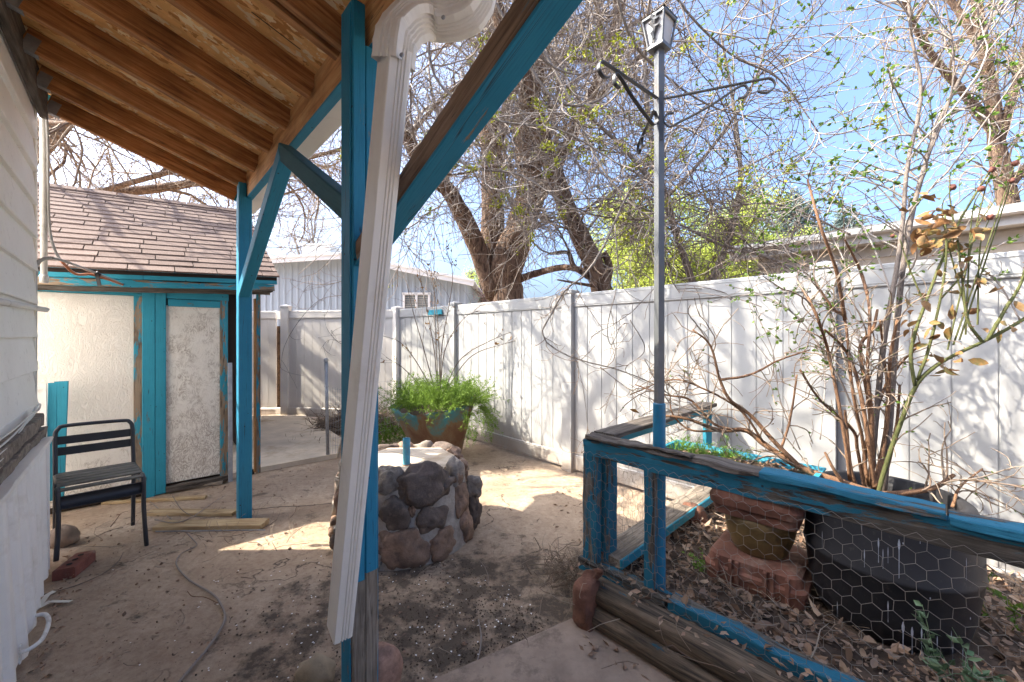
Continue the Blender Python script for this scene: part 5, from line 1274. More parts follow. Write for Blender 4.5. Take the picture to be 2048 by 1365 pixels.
weeds('grey green leafy runner in front of the black tub on the right', (1.56, 1.36, BZ), .14, 13, .30, 'periwinkle', (.03, .05))
weeds('fresh green leafy sprig at the foot of the white fence right of the tub', (2.12, 1.80, BZ), .12, 12, .22, 'leaf_fresh', (.02, .04))
# ================================================================ BUILDINGS BEYOND THE FENCES
def grey_building():
    Y = 13.0; t = thing('grey_building', 'pale grey corrugated building with a low gable beyond the back fence', 'building', (-5, Y, 0))
    def top(x): return 4.02-abs(x+5.4)*(.062 if x < -5.4 else .205)
    xs = np.arange(-9.5, -1.42, .035); V = []; F = []
    for i, x in enumerate(xs):
        d = .022 if (i % 6) in (0, 1) else 0
        V += [(x, Y-d, 0), (x, Y-d, top(x)-.02)]
    F = [(2*i, 2*i+2, 2*i+3, 2*i+1) for i in range(len(xs)-1)]
    n = len(V); V += [(-9.5, Y+8, 0), (-9.5, Y+8, 3.6), (-1.45, Y+8, 0), (-1.45, Y+8, 3.2)]
    F += [(n, 0, 1, n+1), (2*len(xs)-2, n+2, n+3, 2*len(xs)-1), (n+2, n, n+1, n+3)]
    mesh('wall', V, F, 'grey_corr', t)
    r = MB()
    for x0, x1 in ((-10.0, -5.4), (-5.4, -1.2)):
        z0, z1 = top(x0), top(x1); V = [(x0, Y-.35, z0), (x1, Y-.35, z1), (x1, Y+8.3, z1), (x0, Y+8.3, z0)]; V += [(a, b, c+.05) for a, b, c in V]
        r.add(V, [(3, 2, 1, 0), (4, 5, 6, 7), (0, 1, 5, 4), (1, 2, 6, 5), (2, 3, 7, 6), (3, 0, 4, 7)])
    r.build('roof', 'trimwhite', t)
    for x0, x1 in ((-10.0, -5.41), (-5.39, -1.2)):
        board('barge_board', (x0, Y-.37, top(x0)-.06), (x1, Y-.37, top(x1)-.06), .03, .20, 'trimwhite', t)
        board('barge_board', (x0, Y-.395, top(x0)+.01), (x1, Y-.395, top(x1)+.01), .03, .07, 'trimwhite', t)
    wx0, wx1, wz0, wz1 = -3.50, -2.68, 1.9, 2.80
    fr = MB()
    for a in (((wx0-.05, wz0), (wx1+.05, wz0)), ((wx0-.05, wz1), (wx1+.05, wz1)), ((wx0, wz0), (wx0, wz1)), ((wx1, wz0), (wx1, wz1)), (((wx0+wx1)/2, wz0), ((wx0+wx1)/2, wz1))):
        fr.bar((a[0][0], Y-.05, a[0][1]), (a[1][0], Y-.05, a[1][1]), .07, .07, (0, -1, 0))
    f = fr.build('window', 'trimwhite', t); g = MB(); g.bar((wx0, Y-.03, (wz0+wz1)/2), (wx1, Y-.03, (wz0+wz1)/2), .01, wz1-wz0); g.build('pane', 'glass', f)
    bl = MB()
    for k in range(14): bl.bar((wx0+.02, Y-.04, wz0+.06+k*.06), (wx1-.02, Y-.04, wz0+.06+k*.06), .002, .014)
    bl.build('blind', 'greytrim', f)
    c = thing('swamp_cooler', 'pale box air cooler with louvred sides on the grey building roof', 'air cooler', (-6.2, Y+.6, 3.95))
    b = MB(); x0, x1, z0, z1 = -7.0, -6.1, 3.93, 4.46; yy = Y+.35
    b.box((x0, yy, z0), (x1, yy+.9, z1), None, .02); b.build('case', 'cooler', c)
    for i in range(2):
        l = MB(); 
        for k in range(7): l.bar((x0+.08+.48*i, yy-.01, z0+.08+k*.055), (x0+.44+.48*i, yy-.01, z0+.08+k*.055), .02, .014)
        for q in (x0+.08+.48*i, x0+.44+.48*i): l.bar((q, yy-.012, z0+.05), (q, yy-.012, z1-.06), .02, .02, (0, -1, 0))
        l.build('louvre', 'trimwhite', c)
    lid = MB(); lid.box((x0-.04, yy-.04, z1), (x1+.04, yy+.94, z1+.04), None, .01); lid.build('lid', 'cooler', c)
grey_building()
def neighbour():
    t = thing('neighbour_house', 'tan house with grey eaves and a dark shutter behind the white fence', 'house', uv(-1, 8, 0))
    a0, a1 = -14, 2.45; eb, ez = 7.5, 2.86
    Mx = Matrix.Rotation(math.atan2(UY, UX), 4, 'Z')
    w_ = MB(); w_.box((a0, -14, 0), (a1-.35, -(eb+.35), 2.78), Mx); w_.build('wall', 'tanwall', t)
    r = MB(); V = [uv(a, b, z) for a in (a0, a1) for b, z in ((eb, ez+.12), (eb+4, ez+.62), (eb+8, ez+.12), (eb+8, ez), (eb+4, ez+.45), (eb, ez))]
    r.add(V, [(0, 6, 7, 1), (1, 7, 8, 2), (2, 8, 9, 3), (3, 9, 10, 4), (4, 10, 11, 5), (5, 11, 6, 0), (0, 1, 4, 5), (1, 2, 3, 4), (6, 11, 10, 7), (7, 10, 9, 8)])
    r.build('roof', 'greyroof', t)
    board('gutter', uv(a1, eb-.05, ez+.03), uv(a0, eb-.05, ez+.03), .11, .10, 'greytrim', t, c=.02)
    board('fascia', uv(a1, eb+.01, ez-.03), uv(a0, eb+.01, ez-.03), .03, .20, 'greytrim', t)
    board('soffit', uv(a1, eb+.18, ez-.10), uv(a0, eb+.18, ez-.10), .35, .02, 'greytrim', t)
    board('frieze', uv(a1-.35, eb+.33, ez-.22), uv(a0, eb+.33, ez-.22), .03, .16, 'greytrim', t)
    for a, wd in ((.55, 1.3), (-2.6, .0)):
        if wd:
            f = MB(); f.bar(uv(a+.65, eb+.33, 1.9), uv(a-.65, eb+.33, 1.9), .03, 1.0); o = f.build('window', 'greytrim', t)
            g = MB(); g.bar(uv(a+.58, eb+.31, 1.92), uv(a-.58, eb+.31, 1.92), .02, .84); g.build('pane', 'glass', o)
    sh_ = MB(); sh_.bar(uv(-1.62, eb+.33, 1.9), uv(-2.0, eb+.33, 1.9), .03, 1.15)
    for k in range(16): sh_.bar(uv(-1.65, eb+.31, 1.4+k*.07), uv(-1.97, eb+.31, 1.4+k*.07), .02, .03)
    sh_.build('shutter', 'darkvinyl', t)
neighbour()
# ================================================================ TREES
def px_limb(pts, r0, r1, n=24):
    L = resamp(smoothline([tuple(P(x, y, d)) for x, y, d in pts], 8), n); return L, np.linspace(r0, r1, n)
def trunk_mesh(limbs, mat, parent, nm='trunk', k=12, rough=.06):
    V = []; F = []
    for L, R in limbs:
        v, f = tube1([Vector(p) for p in L], list(R), k, True); o = len(V)
        for i, q in enumerate(v):
            r = R[min(i//k, len(R)-1)]; v[i] = q+noise.noise_vector(q*(1.0/max(r, .05)))*r*rough*2
        V += v; F += [tuple(x+o for x in g) for g in f]
    return mesh(nm, V, F, mat, parent, None, True)
def crown(limbs, specs, mat, parent, nm='crown', k=3):
    """specs: list of (count, angle range, t0, length range, points, wig, curl, grav, thickness, tip, pull)"""
    n = 24; Pn = np.array([resamp(L, n) for L, R in limbs]); R = np.array([np.interp(np.linspace(0, 1, n), np.linspace(0, 1, len(R)), R) for L, R in limbs]); out = []; lv = []
    for (cnt, ang, t0, Lr, npt, wig, curl, grav, thick, tip, pull) in specs:
        S, D, r = spawn(Pn, R, cnt, ang, t0); D = D+np.array(pull)
        Q = grow(S, D, rng.uniform(*Lr, cnt), npt, wig, curl, grav); RR = taper(cnt, npt, np.clip(r*.6, tip*1.3, thick), tip)
        out.append((Q, RR)); Pn, R = Q, RR
    return out
def emit(levels, mat, parent, nm, k=3):
    ks = [6, 4, 3, 3]; return mesh(nm, *merge([tubes(Q, R, ks[min(i, 3)] if k is None else k) for i, (Q, R) in enumerate(levels)]), mat, parent)
def buds(levels, cnt, size, mat, parent, nm, t0=.5, clump=9, spread=.05):
    Q, R = levels; S, D, r = spawn(Q, R, cnt, (.3, 1.2), t0)
    S = np.repeat(S, clump, 0)+rng.normal(size=(cnt*clump, 3))*spread; m = len(S)
    return tag(mesh(nm, *leaves(S, rng.uniform(.6, 1.2, m)*size, rng.uniform(.5, .9, m)*size*.7, None, .5), mat, parent), kind='stuff')
def big_willow():
    t = thing('willow_tree', 'huge leafless willow with a split rough trunk and tangled pale twigs behind the fence', 'tree', P(1020, 800, 8.5))
    d = 8.5
    A = px_limb([(1018, 830, d), (1018, 680, d), (1016, 590, d), (1012, 540, d-.1), (1042, 450, d-.2), (1060, 360, d-.3), (1050, 240, d-.6), (1085, 90, d-.9), (1150, -120, d-1.2)], .40, .13, 30)
    A = (A[0], np.interp(np.linspace(0, 1, 30), [0, .3, .4, .5, .6, .8, 1], [.42, .33, .36, .30, .26, .2, .12]))
    B = px_limb([(1005, 600, d+.1), (992, 530, d+.1), (985, 440, d), (985, 330, d-.1), (975, 200, d-.3), (990, 60, d-.5), (960, -150, d-.8)], .30, .13, 24)
    Cc = px_limb([(990, 590, d), (965, 520, d-.2), (930, 440, d-.5), (895, 380, d-.8), (855, 345, d-1.1), (800, 250, d-1.6), (740, 90, d-2.2), (700, -100, d-2.8)], .22, .06, 24)
    Dd = px_limb([(1048, 460, d-.2), (1075, 400, d-.2), (1100, 355, d-.3), (1140, 280, d-.6), (1200, 150, d-1), (1260, -60, d-1.3)], .17, .07)
    E = px_limb([(1035, 560, d), (1080, 545, d-.3), (1130, 535, d-.8), (1180, 545, d-1.2)], .08, .05)
    Fl = px_limb([(985, 330, d-.1), (1020, 200, d), (1060, 100, d+.3), (1090, -60, d+.5)], .12, .06)
    limbs = [A, B, Cc, Dd, Fl, E]; trunk_mesh(limbs, 'bark', t, k=16, rough=.09)
    up = [(L[10:] if i < 2 else L[8:], R[10:] if i < 2 else R[8:]) for i, (L, R) in enumerate(limbs[:5])]
    lv = crown(up, [(60, (.5, 1.2), .1, (1.6, 3.6), 12, .5, .35, .1, .05, .014, (0, -.35, .1)), (1000, (.4, 1.2), .05, (.7, 1.8), 10, .5, .7, -.25, .014, .005, (0, -.1, 0)), (6000, (.3, 1.3), .1, (.3, 1.0), 8, .5, .9, -.5, .0062, .0034, (0, 0, 0))], None, None)
    emit(lv, 'twig', t, 'crown', 3)
    # fine downward curling twigs round the trunks
    sk = [(L[6:], R[6:]) for L, R in limbs[:5]]
    l2 = crown(sk, [(550, (.9, 1.6), .05, (.3, 1.1), 9, .5, 1.1, -.8, .008, .0035, (0, -.3, 0))], None, None); emit(l2, 'twig_brown', t, 'epicormic_twigs', 3)
    buds(lv[1], 130, .03, 'bud', t, 'buds', .3, 8, .03)
def leaner():
    t = thing('leaning_tree', 'dark trunk leaning left behind the fence with sprouting stubs', 'tree', P(1210, 800, 6.2)); d = 6.2
    A = px_limb([(1218, 760, d), (1212, 640, d), (1200, 570, d), (1175, 500, d), (1140, 430, d-.1), (1112, 360, d-.2), (1090, 290, d-.3), (1068, 215, d-.5), (1040, 130, d-.7), (1005, 50, d-.9), (970, -60, d-1.1)], .18, .085, 30)
    B = px_limb([(1200, 565, d), (1170, 550, d-.1), (1145, 530, d-.1), (1135, 505, d-.1), (1100, 508, d-.1)], .05, .02)
    Cc = px_limb([(1212, 570, d), (1218, 535, d), (1208, 505, d)], .07, .05)
    Dd = px_limb([(1205, 575, d), (1160, 568, d-.2), (1115, 560, d-.3)], .03, .012)
    E = px_limb([(1175, 500, d), (1160, 450, d+.1), (1185, 410, d+.1), (1240, 380, d)], .035, .01)
    Fq = px_limb([(1110, 360, d-.2), (1060, 335, d-.5), (985, 335, d-.8), (900, 350, d-1.1), (840, 330, d-1.4)], .028, .008)
    limbs = [A, B, Cc, Dd, E, Fq]; trunk_mesh(limbs, 'bark', t, k=12, rough=.1)
    a2 = [(A[0][8:], A[1][8:]), E, Fq, (B[0][6:], B[1][6:])]
    lv = crown(a2, [(40, (.5, 1.2), .05, (.9, 2.4), 11, .5, .5, .05, .022, .009, (.1, -.3, .1)), (420, (.4, 1.2), .1, (.4, 1.2), 9, .5, .8, -.3, .010, .0045, (0, 0, 0)), (2200, (.3, 1.3), .1, (.2, .7), 7, .5, .9, -.4, .0052, .0028, (0, 0, 0))], None, None)
    emit(lv, 'twig', t, 'crown', 3); buds(lv[1], 90, .032, 'bud', t, 'buds', .4, 10, .022); buds(lv[0], 80, .05, 'bud', t, 'bud_clusters', .4, 24, .032)
def right_thicket():                                   # the grey-brown tangle left of the lamp post and above the fence
    t = thing('tangled_tree', 'dense tangle of arching dark twigs over the fence behind the lamp post', 'tree', P(1330, 800, 5.2)); d = 5.0
    L = [px_limb([(1420, 760, d+.6), (1400, 620, d+.5), (1370, 520, d+.3), (1330, 400, d), (1300, 260, d-.2), (1290, 100, d-.3), (1310, -80, d-.4)], .06, .015), px_limb([(1400, 620, d+.5), (1450, 500, d+.2), (1480, 380, d), (1470, 230, d), (1440, 60, d)], .05, .012),
         px_limb([(1600, 545, d-.4), (1520, 510, d-.5), (1440, 490, d-.6), (1340, 440, d-.7), (1230, 400, d-.8), (1130, 400, d-.8)], .022, .006), px_limb([(1700, 470, d-.6), (1560, 410, d-.8), (1430, 420, d-.9), (1340, 450, d-1)], .012, .005),
         px_limb([(1560, 300, d-.6), (1440, 360, d-.6), (1300, 430, d-.6), (1220, 480, d-.6)], .011, .005), px_limb([(1330, 400, d), (1250, 300, d-.2), (1180, 230, d-.3), (1120, 130, d-.4)], .03, .008), px_limb([(1330, 400, d), (1420, 300, d-.2), (1500, 180, d-.3), (1540, 60, d-.4), (1560, -60, d-.5)], .025, .007)]
    trunk_mesh(L, 'bark_grey', t, k=7, rough=.05)
    lv = crown(L, [(110, (.4, 1.2), .1, (.6, 1.9), 11, .5, .6, -.1, .010, .005, (0, 0, .05)), (800, (.4, 1.2), .1, (.3, 1.0), 9, .5, .8, -.35, .0056, .0032, (0, 0, 0)), (1500, (.3, 1.3), .1, (.15, .5), 7, .5, .9, -.3, .0038, .0024, (0, 0, 0))], None, None)
    emit(lv, 'twig_dark', t, 'crown', 3); buds(lv[0], 70, .042, 'bud', t, 'buds', .5, 20, .028); buds(lv[1], 220, .018, 'bud', t, 'small_buds', .5, 3, .012)
def overhang():                                        # big bare tree behind the shed whose limbs reach over the yard
    t = thing('bare_tree', 'bare spreading tree behind the shed roof with crowded light twigs', 'tree', (-11.5, 8.0, 0))
    base = Vector((-11.5, 8.0, 0)); limbs = []
    def lim(pts, r0, r1, n=24): L = resamp(smoothline(pts, 8), n); limbs.append((L, np.linspace(r0, r1, n)))
    lim([(-11.5, 8.0, -.1), (-11.4, 8.0, 1.5), (-11.0, 8.0, 3.0), (-9.5, 7.8, 4.8), (-7.4, 7.2, 6.4)], .30, .10)
    lim([(-11.0, 8.0, 3.0), (-8.6, 7.9, 4.1), (-6.2, 7.4, 4.5), (-4.0, 7.0, 4.9), (-2.0, 6.7, 5.6)], .07, .02)
    lim([(-11.0, 8.0, 3.0), (-9.4, 8.8, 3.8), (-7.2, 9.6, 4.3), (-5.0, 10, 5.2)], .05, .02)
    lim([(-8.6, 7.5, 5.4), (-5.8, 6.6, 5.4), (-4.6, 5.6, 5.9), (-3.4, 4.7, 6.2), (-2.2, 4.0, 6.4)], .09, .025)
    lim([(-9.0, 7.7, 5.0), (-6.2, 5.9, 5.2), (-5.4, 4.6, 5.4), (-4.4, 3.6, 5.6), (-3.2, 2.9, 5.8)], .10, .03)
    lim([(-9.9, 8.0, 4.2), (-7.6, 8.6, 4.6), (-5.2, 9.0, 5.3), (-3.6, 9.4, 5.9)], .12, .03)
    lim([(-7.4, 7.2, 6.4), (-5.6, 6.9, 7.4), (-5.2, 6.4, 8.6)], .12, .03)
    trunk_mesh(limbs, 'bark', t, k=10)
    sub = [(L[6:], R[6:]) for L, R in limbs]
    lv = crown(sub, [(90, (.4, 1.1), .05, (1.0, 2.6), 11, .5, .4, .05, .045, .014, (0, 0, .1)), (700, (.4, 1.2), .1, (.5, 1.5), 9, .5, .7, -.1, .013, .005, (0, 0, 0)), (4200, (.3, 1.3), .1, (.25, .8), 7, .5, .9, -.2, .0062, .0034, (0, 0, 0))], None, None)
    emit(lv, 'twig_brown', t, 'crown', 3); buds(lv[1], 110, .03, 'bud', t, 'buds', .4, 7, .04)
    # boughs that reach over the yard and shade the white fence
    limbs = []
    lim([(-5.2, 4.2, 6.0), (-3.5, 3.7, 5.7), (-1.9, 3.3, 5.1), (-.4, 3.1, 4.5)], .05, .02); lim([(-2.2, 4.0, 6.4), (-1.2, 3.9, 5.8), (-.2, 4.1, 5.0)], .04, .018); lim([(-3.2, 2.9, 5.8), (-1.9, 2.6, 5.4), (-.7, 2.35, 4.9), (.4, 2.2, 4.6)], .045, .018)
    lim([(-3.4, 4.7, 6.2), (-2.4, 4.8, 5.4), (-1.4, 5.2, 4.7)], .04, .016); lim([(-3.2, 2.9, 5.8), (-2.0, 3.0, 6.0), (-.8, 2.8, 5.9), (.5, 2.6, 5.6)], .04, .016); lim([(-5.2, 4.2, 6.0), (-4.0, 3.9, 5.2), (-3.0, 3.8, 4.4), (-2.2, 3.75, 3.9)], .035, .014); lim([(-9.0, 7.7, 5.0), (-8.0, 6.3, 4.9), (-6.9, 5.2, 4.7), (-6.1, 4.5, 4.4), (-5.5, 3.7, 4.2)], .055, .025); lim([(-8.0, 6.3, 4.9), (-7.0, 5.9, 4.6), (-6.0, 5.4, 4.3), (-5.2, 5.0, 4.2)], .045, .02); lim([(-6.9, 5.2, 4.7), (-6.3, 5.1, 4.9), (-5.7, 4.8, 4.6), (-5.2, 4.4, 4.2)], .035, .016); lim([(-6.9, 5.2, 4.7), (-6.9, 4.4, 4.4), (-6.5, 3.6, 4.3)], .035, .016)
    trunk_mesh(limbs, 'bark', t, 'bough', k=8)
    lv = crown(limbs, [(170, (.4, 1.1), .1, (.5, 1.5), 10, .5, .5, -.25, .022, .009, (0, 0, -.2)), (420, (.4, 1.1), .15, (.25, .8), 8, .5, .6, -.4, .011, .005, (0, 0, 0))], None, None)
    emit(lv, 'twig_brown', t, 'bough_twigs', 4)
    limbs = []                                           # long pale shoots with fat buds hanging into view
    def lp(start, pts, r0, r1): limbs.append((resamp(smoothline([start]+[tuple(P(*p)) for p in pts], 8), 24), np.linspace(r0, r1, 24)))
    lp((-.4, 3.1, 4.5), [(1010, 40, 3.2), (1100, 190, 3.2), (1190, 205, 3.2), (1300, 110, 3.2), (1420, 20, 3.1)], .014, .005)
    lp((-.4, 3.1, 4.5), [(860, 60, 3.3), (880, 170, 3.4), (990, 240, 3.4), (1120, 260, 3.35), (1240, 330, 3.3), (1340, 380, 3.2)], .014, .005)
    lp((-.2, 4.1, 5.0), [(1060, 60, 3.9), (1140, 200, 3.8), (1200, 330, 3.6), (1290, 430, 3.4), (1420, 470, 3.2)], .016, .005)
    lp((.4, 2.2, 4.6), [(1240, 20, 2.6), (1330, 150, 2.9), (1440, 220, 3.0), (1560, 240, 3.0)], .012, .004)
    lp((-1.4, 5.2, 4.7), [(850, 240, 4.8), (930, 330, 4.5), (1040, 350, 4.3), (1150, 420, 4.1), (1250, 440, 3.9)], .018, .006)
    lp((-.7, 2.35, 4.9), [(1000, -60, 2.9), (1080, 110, 3.1), (1160, 150, 3.2), (1260, 130, 3.2), (1350, 220, 3.1)], .012, .004)
    lp((.4, 2.2, 4.6), [(1320, -60, 2.5), (1450, 100, 2.7), (1560, 160, 2.8), (1640, 270, 2.8)], .010, .004)
    trunk_mesh(limbs, 'bark_grey', t, 'shoot', k=7)
    lv = crown(limbs, [(80, (.4, 1.0), .2, (.25, .8), 9, .4, .5, .05, .008, .004, (0, 0, .1)), (150, (.4, 1.1), .2, (.12, .4), 7, .5, .6, 0, .005, .003, (0, 0, 0))], None, None)
    emit(lv, 'twig', t, 'shoot_twigs', 4); buds(lv[0], 46, .034, 'bud', t, 'bud_clusters', .75, 22, .022); buds(lv[1], 50, .024, 'bud', t, 'buds', .7, 12, .013)
def far_bare(nm_label, base, hgt, spread, seedcnt, mat='twig', blossom=None, nm='bare_tree'):
    t = thing(nm, nm_label, 'tree', base); b = Vector(base); limbs = []
    for i in range(6):
        a = rng.uniform(0, 6.28); e = b+Vector((math.cos(a)*spread*.6, math.sin(a)*spread*.4, hgt*rng.uniform(.65, .9)))
        L = resamp(smoothline([tuple(b), tuple(b+Vector((0, 0, hgt*.22))), tuple(b.lerp(e, .6)+Vector((0, 0, hgt*.1))), tuple(e)], 8), 20); limbs.append((L, np.linspace(.14, .03, 20)))
    trunk_mesh(limbs, 'bark_grey', t, k=7)
    lv = crown([(L[5:], R[5:]) for L, R in limbs], [(60, (.3, .9), .1, (hgt*.15, hgt*.35), 9, .4, .3, .2, .035, .012, (0, 0, .3)), (seedcnt, (.3, 1.0), .1, (hgt*.06, hgt*.2), 7, .4, .5, .1, .014, .006, (0, 0, .1))], None, None)
    emit(lv, mat, t, 'crown', 3)
    if blossom: buds(lv[1], blossom[1], blossom[2], blossom[0], t, 'blossom', .2, 6, .08)
    return t
def leafy_far(label, base, hgt, rad, n, size, mat, nm='leafy_tree', drop=-.5, holes=.5):
    t = thing(nm, label, 'tree', base); b = Vector(base); limbs = []
    for i in range(7):
        a = 6.28*i/7+rng.uniform(-.3, .3); e = b+Vector((math.cos(a)*rad*.7, math.sin(a)*rad*.5, hgt*rng.uniform(.7, .98)))
        limbs.append((resamp(smoothline([tuple(b), tuple(b+Vector((0, 0, hgt*.25))), tuple(b.lerp(e, .65)+Vector((0, 0, hgt*.08))), tuple(e)], 8), 20), np.linspace(.16, .04, 20)))
    trunk_mesh(limbs, 'bark_dark', t, k=7)
    lv = crown([(L[4:], R[4:]) for L, R in limbs], [(90, (.4, 1.1), .05, (rad*.25, rad*.6), 9, .4, .4, 0, .04, .012, (0, 0, .1)), (700, (.4, 1.2), .1, (rad*.12, rad*.4), 8, .4, .5, drop, .012, .005, (0, 0, 0))], None, None)
    emit(lv, 'twig_dark', t, 'twigs', 3); buds(lv[1], n, size, mat, t, 'crown', .05, 7, size*1.8); return t
def right_willow():
    t = thing('budding_tree', 'tall tree at the right edge hazed with tiny pale green new leaves', 'tree', P(2030, 800, 9.0)); d = 9.0
    L = [px_limb([(2075, 860, d), (2050, 640, d), (2030, 500, d), (2012, 380, d), (1995, 300, d), (1985, 200, d), (1960, 60, d), (1940, -120, d)], .24, .08), px_limb([(1995, 290, d), (2030, 180, d-.2), (2060, 60, d-.3), (2080, -80, d-.5)], .10, .05),
         px_limb([(1990, 260, d), (1930, 190, d-.5), (1850, 90, d-.9), (1790, -40, d-1.2)], .10, .03), px_limb([(2012, 380, d), (2080, 300, d-.3), (2160, 160, d-.6)], .09, .04), px_limb([(1970, 110, d), (1900, 0, d+.3), (1800, -110, d+.4), (1660, -170, d+.3)], .08, .03), px_limb([(1940, -60, d), (1800, -160, d-.8), (1640, -200, d-1.5), (1500, -180, d-2)], .07, .02)]
    trunk_mesh(L, 'bark', t, k=10)
    lv = crown([(a[4:], b[4:]) for a, b in L], [(80, (.4, 1.1), .1, (.8, 2.4), 11, .4, .4, -.1, .03, .010, (-.1, -.2, 0)), (700, (.4, 1.2), .1, (.5, 1.6), 10, .4, .5, -.7, .010, .005, (0, 0, 0)), (2300, (.3, 1.0), .1, (.3, .9), 8, .4, .6, -.7, .0055, .003, (0, 0, 0))], None, None)
    emit(lv, 'twig_brown', t, 'crown', 3); buds(lv[2], 5200, .030, 'leaf_pale', t, 'new_leaves', .1, 2, .02)
def spruce(label, base, hgt, rad):
    t = thing('spruce_tree', label, 'tree', base); b = Vector(base)
    trunk_mesh([(np.array([tuple(b), tuple(b+Vector((0, 0, hgt*.5))), tuple(b+Vector((0, 0, hgt)))]), np.array([.2, .12, .02]))], 'bark_dark', t, k=8)
    n = 420; f = rng.random(n)**.8; a = rng.uniform(0, 6.28, n); S = np.stack([np.full(n, b.x), np.full(n, b.y), b.z+hgt*(.15+.83*f)], 1)
    D = np.stack([np.cos(a), np.sin(a), np.full(n, .25)], 1); L = rad*(1.05-f)*rng.uniform(.75, 1.15, n); Q = grow(S, D, L, 8, .15, .15, .05); R = taper(n, 8, np.full(n, .02), .006)
    mesh('branches', *tubes(Q, R, 3), 'twig_dark', t)
    S, D, r = spawn(Q, R, 9000, (.4, 1.0), .2); tw = grow(S, D, rng.uniform(.15, .4, 9000), 4, .2, .2, .1); mesh('crown', *tubes(tw, taper(9000, 4, np.full(9000, .035), .012), 3), 'spruce', t)
big_willow(); leaner(); right_thicket(); overhang(); right_willow()
far_bare('bare pale tree showing above the grey building roof between the posts', (-9.5, 20, 0), 7.6, 4.5, 1500)
far_bare('distant leafless tree behind the shed roof at far left', (-16, 17, 0), 8.5, 5.0, 1500, 'twig_brown')
far_bare('pink blossoming small tree beyond the fence beside the big willow trunk', (-1.3, 15.5, 0), 3.2, 1.8, 500, 'twig_brown', ('blossom', 1500, .05), 'blossom_tree')
far_bare('leafless faint tree beyond the neighbour house roof', (19, 23, 0), 7.2, 4, 900, 'twig_brown')
leafy_far('yellow green leafing tree glowing behind the lamp post and fence', (6.0, 14.5, 0), 5.6, 2.9, 15000, .10, 'leaf_pale')
leafy_far('small yellow green tree in the gap left of the big willow trunk', (-1.2, 19, 0), 4.6, 1.1, 900, .07, 'leaf_pale')
leafy_far('pale green drooping tree top beyond the tangled twigs', (9.6, 17.0, 0), 6.0, 2.6, 9000, .09, 'leaf_pale')
spruce('blue green spruce top rising behind the neighbour house roof', (13.6, 19.5, 0), 8.6, 4.0)
spruce('second broader blue spruce right of the spruce top', (17.0, 20.5, 0), 8.0, 4.2)
